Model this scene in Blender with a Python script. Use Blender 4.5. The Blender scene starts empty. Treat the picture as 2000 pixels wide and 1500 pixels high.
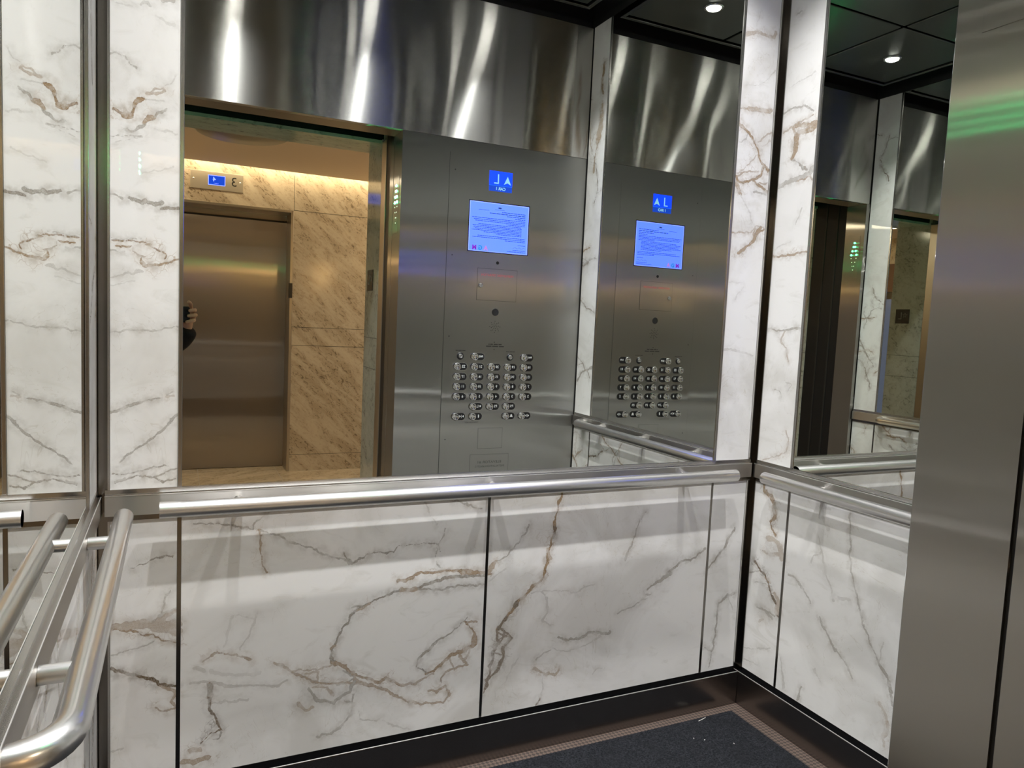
import bpy, bmesh, math, random
import numpy as np
from mathutils import Vector, Matrix

R = math.radians
scene = bpy.context.scene
COL = scene.collection

# ------------------------------------------------------------------ camera, world, exposure
W, F, OPEN_R, OPEN_L, HEAD = 2.0, 1.265, 1.062, 0.03, 2.134   # car width, depth, opening edges, header height
CAM = Vector((0.1671, -1.898, 1.3081))
YAW, PITCH, ROLL = R(25.0468), R(-4.7617), R(2.6305)
fwd = Vector((math.sin(YAW) * math.cos(PITCH), math.cos(YAW) * math.cos(PITCH), math.sin(PITCH)))
rgt0 = Vector((math.cos(YAW), -math.sin(YAW), 0.0))
up0 = rgt0.cross(fwd)
CAM_R = math.cos(ROLL) * rgt0 + math.sin(ROLL) * up0
CAM_U = -math.sin(ROLL) * rgt0 + math.cos(ROLL) * up0
cam_data = bpy.data.cameras.new('camera')
cam_data.sensor_width = 36.0
cam_data.lens = 36.0 * 1409.8 / 2000.0
cam_data.clip_start = 0.01
cam_data.clip_end = 60.0
cam = bpy.data.objects.new('camera', cam_data)
COL.objects.link(cam)
m3 = Matrix((CAM_R, CAM_U, -fwd)).transposed()
cam.matrix_world = Matrix.Translation(CAM) @ m3.to_4x4()
scene.camera = cam

world = bpy.data.worlds.new('world')
world.use_nodes = True
world.node_tree.nodes['Background'].inputs[0].default_value = (0.55, 0.58, 0.65, 1)
world.node_tree.nodes['Background'].inputs[1].default_value = 0.02
scene.world = world

vs = scene.view_settings
vs.view_transform = 'Standard'
vs.look = 'None'
vs.exposure = 0.0
vs.gamma = 1.0
vs.use_curve_mapping = False
cy = scene.cycles
cy.max_bounces = 18
cy.diffuse_bounces = 5
cy.glossy_bounces = 14
cy.transmission_bounces = 4
cy.caustics_reflective = True
cy.blur_glossy = 0.05
cy.sample_clamp_indirect = 6.0
cy.use_denoising = True

LAMP_POWER = 84.0          # each ceiling downlight, watts
LAMP_COLOR = (0.99, 0.99, 1.0)
COVE_POWER = 17.0          # lobby ceiling slot
SCONCE_POWER = 3.0
LOBBY_FILL_POWER = 18.0          # each unseen fill lamp added to brighten the lobby


def lamp(name, kind, loc, energy, color, parent=None, rot=(0, 0, 0), **kw):
    d = bpy.data.lights.new(name, kind)
    d.energy = energy
    d.color = color
    for k, v in kw.items():
        setattr(d, k, v)
    o = bpy.data.objects.new(name, d)
    COL.objects.link(o)
    o.location = loc
    o.rotation_euler = rot
    if parent:
        o.parent = parent
        o.matrix_parent_inverse = Matrix.Translation(parent.location).inverted()
    return o


# ------------------------------------------------------------------ materials
def new_mat(name):
    m = bpy.data.materials.new(name)
    m.use_nodes = True
    nt = m.node_tree
    return m, nt, nt.nodes['Principled BSDF']


def N(nt, kind, **kw):
    n = nt.nodes.new(kind)
    for k, v in kw.items():
        if k.startswith('i_'):
            key = k[2:]
            key = int(key) if key.isdigit() else key.replace('_', ' ')
            n.inputs[key].default_value = v
        else:
            setattr(n, k, v)
    return n


def math_node(nt, op, a, b=None, c=None):
    n = nt.nodes.new('ShaderNodeMath')
    n.operation = op
    for i, v in enumerate((a, b, c)):
        if v is None:
            continue
        if hasattr(v, 'links'):
            nt.links.new(v, n.inputs[i])
        else:
            n.inputs[i].default_value = v
    return n.outputs[0]


def maprange(nt, v, a, b, c, d, smooth=True):
    n = nt.nodes.new('ShaderNodeMapRange')
    n.interpolation_type = 'SMOOTHSTEP' if smooth else 'LINEAR'
    nt.links.new(v, n.inputs[0])
    for i, x in enumerate((a, b, c, d)):
        n.inputs[i + 1].default_value = x
    return n.outputs[0]


def mixcol(nt, fac, a, b):
    n = nt.nodes.new('ShaderNodeMix')
    n.data_type = 'RGBA'
    for sock, v in ((n.inputs[0], fac), (n.inputs[6], a), (n.inputs[7], b)):
        if hasattr(v, 'links'):
            nt.links.new(v, sock)
        elif isinstance(v, tuple):
            sock.default_value = v + (1,) if len(v) == 3 else v
        else:
            sock.default_value = v
    return n.outputs[2]


def noise(nt, scale, detail=2.0, rough=0.5, stretch=None, dist=0.0):
    tc = nt.nodes.new('ShaderNodeTexCoord')
    n = N(nt, 'ShaderNodeTexNoise', i_Scale=scale, i_Detail=detail, i_Roughness=rough, i_Distortion=dist)
    if stretch:
        mp = nt.nodes.new('ShaderNodeMapping')
        mp.inputs['Scale'].default_value = stretch
        nt.links.new(tc.outputs['Object'], mp.inputs[0])
        nt.links.new(mp.outputs[0], n.inputs['Vector'])
    else:
        nt.links.new(tc.outputs['Object'], n.inputs['Vector'])
    return n.outputs['Fac']


def bump(nt, bsdf, h, strength, distance):
    b = N(nt, 'ShaderNodeBump', i_Strength=strength, i_Distance=distance)
    nt.links.new(h, b.inputs['Height'])
    nt.links.new(b.outputs[0], bsdf.inputs['Normal'])


def plain(name, color, rough=0.5, metal=0.0, spec=0.5, emit=None, strength=0.0):
    m, nt, b = new_mat(name)
    b.inputs['Base Color'].default_value = color + (1,)
    b.inputs['Roughness'].default_value = rough
    b.inputs['Metallic'].default_value = metal
    b.inputs['Specular IOR Level'].default_value = spec
    if emit:
        b.inputs['Emission Color'].default_value = emit + (1,)
        b.inputs['Emission Strength'].default_value = strength
    return m


def steel(name, color, rough, spread=None, smear=0.85, glow=0.3, wave=0.0, wave_scale=(1, 1, 1), round_bar=False):
    """Brushed metal: a sharp lobe drawn out along `spread` over a wider one of weight `glow`; a slow wave buckles the sheet."""
    m, nt, b = new_mat(name)
    if not spread:
        b.inputs['Metallic'].default_value = 1.0
        b.inputs['Base Color'].default_value = color + (1,)
        b.inputs['Roughness'].default_value = rough
        return m
    v = N(nt, 'ShaderNodeCombineXYZ', i_0=spread[0], i_1=spread[1], i_2=spread[2])
    if round_bar:                                  # a bar along `spread`: smear round it instead
        cr = N(nt, 'ShaderNodeVectorMath', operation='CROSS_PRODUCT')
        nt.links.new(nt.nodes.new('ShaderNodeNewGeometry').outputs['Normal'], cr.inputs[0])
        nt.links.new(v.outputs[0], cr.inputs[1])
        v = cr
    lobes = []
    nrm = None
    if wave:
        bn = N(nt, 'ShaderNodeBump', i_Strength=1.0, i_Distance=wave)
        nt.links.new(noise(nt, 1.0, 1.0, 0.4, stretch=wave_scale), bn.inputs['Height'])
        nrm = bn.outputs[0]
    for r, a in ((rough, -smear), (rough * 1.9, -smear * 0.75)):
        g = N(nt, 'ShaderNodeBsdfAnisotropic', i_Color=color + (1,), i_Roughness=r, i_Anisotropy=a)
        nt.links.new(v.outputs[0], g.inputs['Tangent'])
        if nrm:
            nt.links.new(nrm, g.inputs['Normal'])
        lobes.append(g)
    mx = N(nt, 'ShaderNodeMixShader', i_Fac=glow)
    nt.links.new(lobes[0].outputs[0], mx.inputs[1])
    nt.links.new(lobes[1].outputs[0], mx.inputs[2])
    nt.links.new(mx.outputs[0], nt.nodes['Material Output'].inputs['Surface'])
    nt.nodes.remove(b)
    return m


MIRROR, nt, b = new_mat('mirror_silver')
b.inputs['Metallic'].default_value = 1.0
b.inputs['Base Color'].default_value = (0.80, 0.82, 0.79, 1)
b.inputs['Roughness'].default_value = 0.0

ST = (0.56, 0.55, 0.525)
STEEL_UP = steel('steel_grain_across', ST, 0.165, (0, 0, 1), 0.85, 0.22, 0.012, (3.2, 3.2, 0.9))
STEEL_SIDE_X = steel('steel_grain_upright', (0.50, 0.50, 0.485), 0.18, (1, 0, 0), 0.88, 0.30, 0.003, (1.2, 1.2, 3.0))
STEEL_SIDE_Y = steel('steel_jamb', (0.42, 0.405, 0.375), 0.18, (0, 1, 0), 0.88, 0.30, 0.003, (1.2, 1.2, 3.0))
STEEL_BAND = steel('steel_band', (0.50, 0.48, 0.45), 0.28, (0, 0, 1), 0.7)
STEEL_KICK = steel('steel_kickplate', (0.31, 0.28, 0.26), 0.24)
STEEL_POST = steel('steel_post_dark', (0.20, 0.185, 0.165), 0.18)
STEEL_TRIM = steel('steel_trim', (0.55, 0.54, 0.52), 0.22)
STEEL_RAIL_X = steel('steel_handrail_rear', (0.74, 0.73, 0.71), 0.235, (1, 0, 0), 0.22, 0.35, round_bar=True)
STEEL_RAIL_Y = steel('steel_handrail_side', (0.74, 0.73, 0.71), 0.225, (0, 1, 0), 0.12, 0.30, round_bar=True)
STEEL_SOFT = steel('steel_soft', (0.62, 0.58, 0.50), 0.45)
STEEL_CEIL = steel('steel_ceiling_dark', (0.20, 0.21, 0.20), 0.26, (0, 1, 0), 0.6)
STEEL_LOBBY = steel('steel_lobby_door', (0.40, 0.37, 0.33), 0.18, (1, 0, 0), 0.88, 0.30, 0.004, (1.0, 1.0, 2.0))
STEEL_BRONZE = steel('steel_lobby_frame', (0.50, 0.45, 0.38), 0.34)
EDGE = plain('edge_highlight_steel', (0.82, 0.81, 0.79), 0.42, 1.0)  # steel made paler so the edge carries its highlight line in colour
DISH = plain('dish_grey', (0.16, 0.145, 0.11), 0.4)
CHROME = plain('polished_chrome', (0.80, 0.80, 0.79), 0.12, 1.0)
BLACK = plain('black_gap', (0.006, 0.006, 0.007), 0.45, 0.0, 0.3)  # flat black stands in for the shade inside open gaps
DARK = plain('dark_backing', (0.018, 0.017, 0.016), 0.5, 0.0, 0.3)
BLACK_GLOSS = plain('black_plastic', (0.012, 0.012, 0.013), 0.25)
INK = plain('engraved_ink', (0.015, 0.015, 0.014), 0.6)
RED_INK = plain('red_ink', (0.42, 0.05, 0.06), 0.5)
WHITE_INK = plain('white_ink', (0.72, 0.74, 0.74), 0.5)
GREY_INK = plain('grey_ink', (0.20, 0.20, 0.20), 0.5)
LED_GREEN = plain('led_green', (0.05, 0.5, 0.2), 0.3, emit=(0.05, 1.0, 0.32), strength=200.0)
LED_OFF = plain('led_off', (0.82, 0.86, 0.78), 0.15, emit=(0.75, 0.95, 0.7), strength=0.5)  # unlit, with a slight glow put in for the light it reflects
LENS = plain('lamp_lens', (0.9, 0.9, 0.9), 0.3, emit=(1.0, 0.97, 0.93), strength=45.0)
SCREEN_BLUE = plain('screen_blue', (0.0, 0.0, 0.0), 0.3, emit=(0.0008, 0.026, 0.93), strength=3.8)
SCREEN_BLUE_LOW = plain('screen_blue_caption', (0.0, 0.0, 0.0), 0.3, emit=(0.0015, 0.040, 0.42), strength=2.0)
SCREEN_PALE = plain('screen_pale', (0.0, 0.0, 0.0), 0.3, emit=(0.052, 0.105, 1.0), strength=4.2)
SCREEN_EDGE = plain('screen_edge', (0.0, 0.0, 0.0), 0.3, emit=(0.13, 0.18, 1.0), strength=4.2)
SCREEN_GLYPH = plain('screen_glyph', (0.0, 0.0, 0.0), 0.3, emit=(0.36, 0.78, 1.0), strength=1.1)
SCREEN_TEXT = plain('screen_text', (0.0, 0.0, 0.0), 0.4, emit=(0.012, 0.07, 0.28), strength=1.0)
LOGO_A = plain('logo_lilac', (0.0, 0.0, 0.0), 0.4, emit=(0.75, 0.30, 0.85), strength=1.0)
LOGO_G = plain('logo_cyan', (0.0, 0.0, 0.0), 0.4, emit=(0.02, 0.34, 0.90), strength=1.0)
LOGO_M = plain('logo_violet', (0.0, 0.0, 0.0), 0.4, emit=(0.30, 0.02, 0.60), strength=1.0)
SCONCE_GLOW = plain('sconce_glow', (0.9, 0.7, 0.4), 0.4, emit=(1.0, 0.60, 0.24), strength=11.0)
COVE_GLOW = plain('cove_glow', (0.9, 0.8, 0.6), 0.4, emit=(1.0, 0.86, 0.62), strength=8.0)
LOBBY_CEIL = plain('lobby_ceiling_paint', (0.60, 0.52, 0.42), 0.8, 0.0, 0.2)
SKIN = plain('skin', (0.56, 0.33, 0.22), 0.5)
COAT = plain('black_coat', (0.008, 0.008, 0.010), 0.85, 0.0, 0.2)
TROUSER = plain('dark_trousers', (0.02, 0.022, 0.03), 0.85)
HAIR = plain('dark_hair', (0.015, 0.011, 0.008), 0.6)
SHOE = plain('black_shoes', (0.015, 0.014, 0.013), 0.5)
LINT = plain('lint', (0.7, 0.68, 0.64), 0.9)
DOOR_GLASS = plain('dusk_glass', (0.05, 0.06, 0.09), 0.1, emit=(0.20, 0.24, 0.40), strength=0.5)
BROWN_PANEL = plain('brown_panel', (0.10, 0.055, 0.035), 0.5)


def make_marble():
    m, nt, b = new_mat('white_marble')
    e = N(nt, 'ShaderNodeAttribute', attribute_name='vein_distance').outputs['Fac']
    tone = N(nt, 'ShaderNodeAttribute', attribute_name='vein_tone').outputs['Fac']
    stren = N(nt, 'ShaderNodeAttribute', attribute_name='vein_strength').outputs['Fac']
    rag = noise(nt, 120, 5, 0.68)
    fine = noise(nt, 420, 2, 0.6)
    mid = noise(nt, 38, 3, 0.6)
    er = math_node(nt, 'ADD', e, math_node(nt, 'MULTIPLY', math_node(nt, 'SUBTRACT', rag, 0.5), 0.0085))
    core = maprange(nt, er, 0.0008, -0.0009, 0, 1)
    body = maprange(nt, math_node(nt, 'MULTIPLY', fine, 0.5), 0.12, 0.32, 0.72, 1.0)
    core = math_node(nt, 'MULTIPLY', core, body)
    core = math_node(nt, 'MULTIPLY', core, maprange(nt, noise(nt, 22, 3, 0.6), 0.34, 0.52, 0.50, 1.0))
    halo = maprange(nt, er, 0.022, -0.001, 0.0, 0.46)
    halo = math_node(nt, 'MULTIPLY', halo, maprange(nt, mid, 0.38, 0.66, 0.15, 1.0))
    v = math_node(nt, 'MULTIPLY', math_node(nt, 'MAXIMUM', core, halo), stren)
    cloud = noise(nt, 3.2, 5, 0.55, dist=0.8)
    streak = noise(nt, 1.0, 5, 0.6, stretch=(7, 7, 16), dist=1.5)
    base = mixcol(nt, maprange(nt, cloud, 0.42, 0.70, 0, 1), (0.80, 0.79, 0.765), (0.64, 0.625, 0.59))
    base = mixcol(nt, maprange(nt, streak, 0.55, 0.72, 0, 0.40), base, (0.60, 0.58, 0.53))
    hair = noise(nt, 1.0, 4, 0.6, stretch=(5, 5, 4), dist=2.2)
    hl = math_node(nt, 'ABSOLUTE', math_node(nt, 'SUBTRACT', hair, 0.5))
    base = mixcol(nt, math_node(nt, 'MULTIPLY', maprange(nt, hl, 0.006, 0.0, 0, 0.42), maprange(nt, cloud, 0.45, 0.6, 0, 1)), base, (0.50, 0.46, 0.39))
    vc = mixcol(nt, maprange(nt, tone, 0.0, 1.0, 0, 1, False), (0.27, 0.24, 0.195), (0.31, 0.21, 0.115))
    vc = mixcol(nt, maprange(nt, tone, 1.0, 2.0, 0, 1, False), vc, (0.13, 0.09, 0.05))
    rim = maprange(nt, math_node(nt, 'ABSOLUTE', math_node(nt, 'ADD', er, 0.0006)), 0.0016, 0.0003, 0, 1)
    rim = math_node(nt, 'MULTIPLY', rim, maprange(nt, noise(nt, 60, 3, 0.6), 0.40, 0.60, 0.1, 0.9))
    vc = mixcol(nt, rim, vc, mixcol(nt, maprange(nt, tone, 0.0, 1.0, 0, 1, False), (0.15, 0.13, 0.105), (0.16, 0.085, 0.03)))
    vc = mixcol(nt, maprange(nt, mid, 0.50, 0.68, 0, 0.55), vc, (0.20, 0.145, 0.085))
    # a web of hairline cracks close to the veins
    vo = N(nt, 'ShaderNodeTexVoronoi', feature='DISTANCE_TO_EDGE', i_Scale=36.0)
    tcw = nt.nodes.new('ShaderNodeTexCoord')
    nz = N(nt, 'ShaderNodeTexNoise', i_Scale=18.0, i_Detail=3.0)
    nt.links.new(tcw.outputs['Object'], nz.inputs['Vector'])
    wv = N(nt, 'ShaderNodeVectorMath', operation='SCALE', i_Scale=0.10)
    nt.links.new(nz.outputs['Color'], wv.inputs[0])
    wa = N(nt, 'ShaderNodeVectorMath', operation='ADD')
    nt.links.new(tcw.outputs['Object'], wa.inputs[0])
    nt.links.new(wv.outputs[0], wa.inputs[1])
    nt.links.new(wa.outputs[0], vo.inputs['Vector'])
    web = maprange(nt, vo.outputs['Distance'], 0.050, 0.0, 0, 0.62)
    web = math_node(nt, 'MULTIPLY', web, maprange(nt, e, 0.030, 0.004, 0, 1))
    web = math_node(nt, 'MULTIPLY', math_node(nt, 'MULTIPLY', web, stren), maprange(nt, tone, 0.2, 1.0, 0.25, 1.0, False))
    web = math_node(nt, 'MULTIPLY', web, maprange(nt, noise(nt, 11, 2, 0.5), 0.44, 0.58, 0, 1))
    v = math_node(nt, 'MAXIMUM', v, web)
    nt.links.new(mixcol(nt, v, base, vc), b.inputs['Base Color'])
    b.inputs['Roughness'].default_value = 0.015
    b.inputs['IOR'].default_value = 1.5
    return m


MARBLE = make_marble()


def make_stone(name, c1, c2, c3, bumpy=0.0004, turn=(0, R(-42), 0), rough=0.16):
    m, nt, b = new_mat(name)
    tc = nt.nodes.new('ShaderNodeTexCoord')
    rot = nt.nodes.new('ShaderNodeMapping')
    rot.inputs['Rotation'].default_value = turn
    nt.links.new(tc.outputs['Object'], rot.inputs[0])

    def layer(scale, detail, dist):
        mp = nt.nodes.new('ShaderNodeMapping')
        mp.inputs['Scale'].default_value = scale
        nt.links.new(rot.outputs[0], mp.inputs[0])
        n = N(nt, 'ShaderNodeTexNoise', i_Scale=1.0, i_Detail=detail, i_Roughness=0.65, i_Distortion=dist)
        nt.links.new(mp.outputs[0], n.inputs['Vector'])
        return n.outputs['Fac']
    a = layer((2.2, 6, 9), 5.0, 0.8)
    f = layer((24, 34, 50), 6.0, 1.1)
    col = mixcol(nt, maprange(nt, a, 0.36, 0.66, 0, 1), c1, c2)
    col = mixcol(nt, math_node(nt, 'MULTIPLY', maprange(nt, f, 0.50, 0.66, 0, 0.9), maprange(nt, a, 0.40, 0.60, 0.22, 1)), col, c3)
    nt.links.new(col, b.inputs['Base Color'])
    b.inputs['Roughness'].default_value = rough
    bump(nt, b, f, 0.6, bumpy)
    return m


STONE = make_stone('beige_quartzite', (0.56, 0.49, 0.385), (0.42, 0.35, 0.26), (0.13, 0.095, 0.06))
STONE_GREEN = make_stone('grey_green_marble', (0.40, 0.40, 0.345), (0.33, 0.33, 0.28), (0.12, 0.115, 0.085), 0.0, (R(42), 0, 0), 0.10)
STONE_FLOOR = make_stone('lobby_floor_stone', (0.48, 0.42, 0.33), (0.38, 0.32, 0.24), (0.20, 0.16, 0.11), 0.0, (0, 0, R(30)), 0.12)


def make_carpet():
    m, nt, b = new_mat('charcoal_carpet')
    n = noise(nt, 210, 4, 0.75)
    big = noise(nt, 9, 3, 0.6)
    c = mixcol(nt, maprange(nt, n, 0.35, 0.7, 0, 1), (0.006, 0.007, 0.009), (0.040, 0.042, 0.048))
    c = mixcol(nt, maprange(nt, big, 0.4, 0.7, 0, 0.45), c, (0.014, 0.014, 0.016))
    nt.links.new(c, b.inputs['Base Color'])
    b.inputs['Roughness'].default_value = 0.95
    b.inputs['Specular IOR Level'].default_value = 0.1
    bump(nt, b, n, 1.0, 0.006)
    return m


def make_weave():
    m, nt, b = new_mat('brown_woven_floor')
    tc = nt.nodes.new('ShaderNodeTexCoord')
    ck = N(nt, 'ShaderNodeTexChecker', i_Scale=1.0)
    mp = nt.nodes.new('ShaderNodeMapping')
    mp.inputs['Scale'].default_value = (105, 105, 105)
    mp.inputs['Rotation'].default_value = (0, 0, R(45))
    nt.links.new(tc.outputs['Object'], mp.inputs[0])
    nt.links.new(mp.outputs[0], ck.inputs['Vector'])
    n = noise(nt, 500, 2, 0.6)
    c = mixcol(nt, ck.outputs['Fac'], (0.012, 0.008, 0.006), (0.105, 0.072, 0.054))
    c = mixcol(nt, maprange(nt, n, 0.3, 0.7, 0, 0.55), c, (0.07, 0.05, 0.038))
    nt.links.new(c, b.inputs['Base Color'])
    b.inputs['Roughness'].default_value = 0.75
    bump(nt, b, ck.outputs['Fac'], 0.7, 0.002)
    return m


CARPET = make_carpet()
WEAVE = make_weave()


# ------------------------------------------------------------------ mesh helpers
class MB:
    """Collects solids with material slots, then links them as ONE mesh object."""

    def __init__(self):
        self.v, self.f, self.mi, self.sm, self.mats = [], [], [], [], []

    def slot(self, mat):
        if mat not in self.mats:
            self.mats.append(mat)
        return self.mats.index(mat)

    def add(self, verts, faces, mat, smooth=False):
        o, s = len(self.v), self.slot(mat)
        self.v += [tuple(p) for p in verts]
        for f in faces:
            self.f.append([i + o for i in f])
            self.mi.append(s)
            self.sm.append(smooth)
        return self

    def box(self, x0, x1, y0, y1, z0, z1, mat):
        x0, x1 = min(x0, x1), max(x0, x1)
        y0, y1 = min(y0, y1), max(y0, y1)
        z0, z1 = min(z0, z1), max(z0, z1)
        v = [(x, y, z) for x in (x0, x1) for y in (y0, y1) for z in (z0, z1)]
        f = [(0, 1, 3, 2), (4, 6, 7, 5), (0, 4, 5, 1), (2, 3, 7, 6), (0, 2, 6, 4), (1, 5, 7, 3)]
        return self.add(v, f, mat)

    def tube(self, path, r, mat, seg=24, caps=True, radii=None):
        pts = [Vector(p) for p in path]
        rings = []
        t0 = (pts[1] - pts[0]).normalized()
        ref = Vector((0, 0, 1)) if abs(t0.z) < 0.9 else Vector((1, 0, 0))
        a = t0.cross(ref).normalized()
        for i, p in enumerate(pts):
            if i == 0:
                t = t0
            elif i == len(pts) - 1:
                t = (pts[i] - pts[i - 1]).normalized()
            else:
                t = ((pts[i + 1] - p).normalized() + (p - pts[i - 1]).normalized()).normalized()
            a = (a - t * a.dot(t)).normalized()
            bb = t.cross(a)
            rr = radii[i] if radii else r
            rings.append([p + (a * math.cos(k * 2 * math.pi / seg) + bb * math.sin(k * 2 * math.pi / seg)) * rr for k in range(seg)])
        v = [q for rg in rings for q in rg]
        f = []
        for i in range(len(rings) - 1):
            for k in range(seg):
                k2 = (k + 1) % seg
                f.append((i * seg + k, i * seg + k2, (i + 1) * seg + k2, (i + 1) * seg + k))
        self.add(v, f, mat, True)
        if caps:
            self.add(rings[0], [tuple(range(seg))[::-1]], mat)
            self.add(rings[-1], [tuple(range(seg))], mat)
        return self

    def disc(self, c, n, r, h, mat, seg=24):
        c, n = Vector(c), Vector(n).normalized()
        return self.tube([c, c + n * h], r, mat, seg)

    def lathe(self, c, n, profile, mat, seg=28):
        """profile: (radius, height along n) pairs, smooth."""
        c, n = Vector(c), Vector(n).normalized()
        ref = Vector((0, 0, 1)) if abs(n.z) < 0.9 else Vector((1, 0, 0))
        a = n.cross(ref).normalized()
        bb = n.cross(a)
        v, f = [], []
        for r, h in profile:
            for k in range(seg):
                t = k * 2 * math.pi / seg
                v.append(c + n * h + (a * math.cos(t) + bb * math.sin(t)) * r)
        for i in range(len(profile) - 1):
            for k in range(seg):
                k2 = (k + 1) % seg
                f.append((i * seg + k, i * seg + k2, (i + 1) * seg + k2, (i + 1) * seg + k))
        return self.add(v, f, mat, True)

    def prism(self, poly, mapf, d0, d1, mat):
        """poly: 2D outline; mapf(u, v, depth) -> world."""
        n = len(poly)
        v = [mapf(u, w, d0) for u, w in poly] + [mapf(u, w, d1) for u, w in poly]
        f = [tuple(range(n))[::-1], tuple(range(n, 2 * n))]
        f += [(i, (i + 1) % n, n + (i + 1) % n, n + i) for i in range(n)]
        return self.add(v, f, mat)

    def build(self, name, parent=None, bevel=0.0):
        me = bpy.data.meshes.new(name)
        org = Vector(parent.matrix_world.translation) if parent else Vector((0, 0, 0))
        if parent is not None:
            org = world_loc(parent)
        me.from_pydata([Vector(p) - org for p in self.v], [], self.f)
        for m in self.mats:
            me.materials.append(m)
        me.polygons.foreach_set('material_index', self.mi)
        me.polygons.foreach_set('use_smooth', self.sm)
        bm = bmesh.new()
        bm.from_mesh(me)
        bmesh.ops.recalc_face_normals(bm, faces=bm.faces)
        bm.to_mesh(me)
        bm.free()
        me.update()
        o = bpy.data.objects.new(name, me)
        COL.objects.link(o)
        if parent is not None:
            o.parent = parent
        if bevel:
            md = o.modifiers.new('edge', 'BEVEL')
            md.width = bevel
            md.segments = 2
            md.limit_method = 'ANGLE'
        return o


def world_loc(o):
    p = Vector((0, 0, 0))
    while o is not None:
        p += o.location
        o = o.parent
    return p


def tag(o, label, cat, group=None, kind=None):
    o['label'] = label
    o['category'] = cat
    if group:
        o['group'] = group
    if kind:
        o['kind'] = kind
    return o


def thing(name, label, cat, loc=(0, 0, 0), group=None, kind=None):
    o = bpy.data.objects.new(name, None)
    o.empty_display_size = 0.05
    COL.objects.link(o)
    o.location = loc
    return tag(o, label, cat, group, kind)


def struct(name, mb, label, cat, bevel=0.0):
    return tag(mb.build(name, None, bevel), label, cat, kind='structure')


def copy_thing(src, delta, label, group=None):
    """A copy of a thing, its parts and their sub-parts."""
    def rec(o, parent):
        c = o.copy()
        COL.objects.link(c)
        if parent is not None:
            c.parent = parent
        for ch in list(o.children):
            rec(ch, c)
        return c
    r = rec(src, None)
    r.location = Vector(src.location) + Vector(delta)
    r['label'] = label
    if group:
        r['group'] = group
    return r


def text_mesh(txt, size, align='CENTER', bold=0.0):
    cu = bpy.data.curves.new('lettering', 'FONT')
    cu.body = txt
    cu.size = size
    cu.align_x = align
    cu.align_y = 'CENTER'
    cu.offset = bold
    cu.resolution_u = 3
    o = bpy.data.objects.new('lettering', cu)
    COL.objects.link(o)
    bpy.context.view_layer.update()
    me = bpy.data.meshes.new_from_object(o.evaluated_get(bpy.context.evaluated_depsgraph_get()))
    v = [tuple(p.co) for p in me.vertices]
    f = [tuple(p.vertices) for p in me.polygons]
    bpy.data.objects.remove(o)
    bpy.data.meshes.remove(me)
    bpy.data.curves.remove(cu)
    return v, f


def face_front(x, y, z):            # things seen by someone looking towards -y
    return lambda u, v, d: (x - u, y + d, z + v)


def face_left(x, y, z):             # things seen by someone looking towards +x
    return lambda u, v, d: (x - d, y - u, z + v)


def letters(mb, txt, size, mapf, mat, depth=0.0006, align='CENTER', bold=0.0, width=None):
    v, f = text_mesh(txt, size, align, bold)
    k = 1.0
    if width:
        xs = [p[0] for p in v]
        k = width / (max(xs) - min(xs))
    mb.add([mapf(p[0] * k, p[1], depth) for p in v], f, mat)


def bars(mb, u0, u1, v, h, mapf, mat, rnd, depth=0.0006):
    """A line of type too small to read: word-long strokes."""
    u = u0
    while u < u1 - h:
        w = min(rnd.uniform(2.0, 6.5) * h, u1 - u)
        mb.prism([(u, v - h / 2), (u + w, v - h / 2), (u + w, v + h / 2), (u, v + h / 2)], mapf, 0.0, depth, mat)
        u += w + h * 0.75


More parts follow.
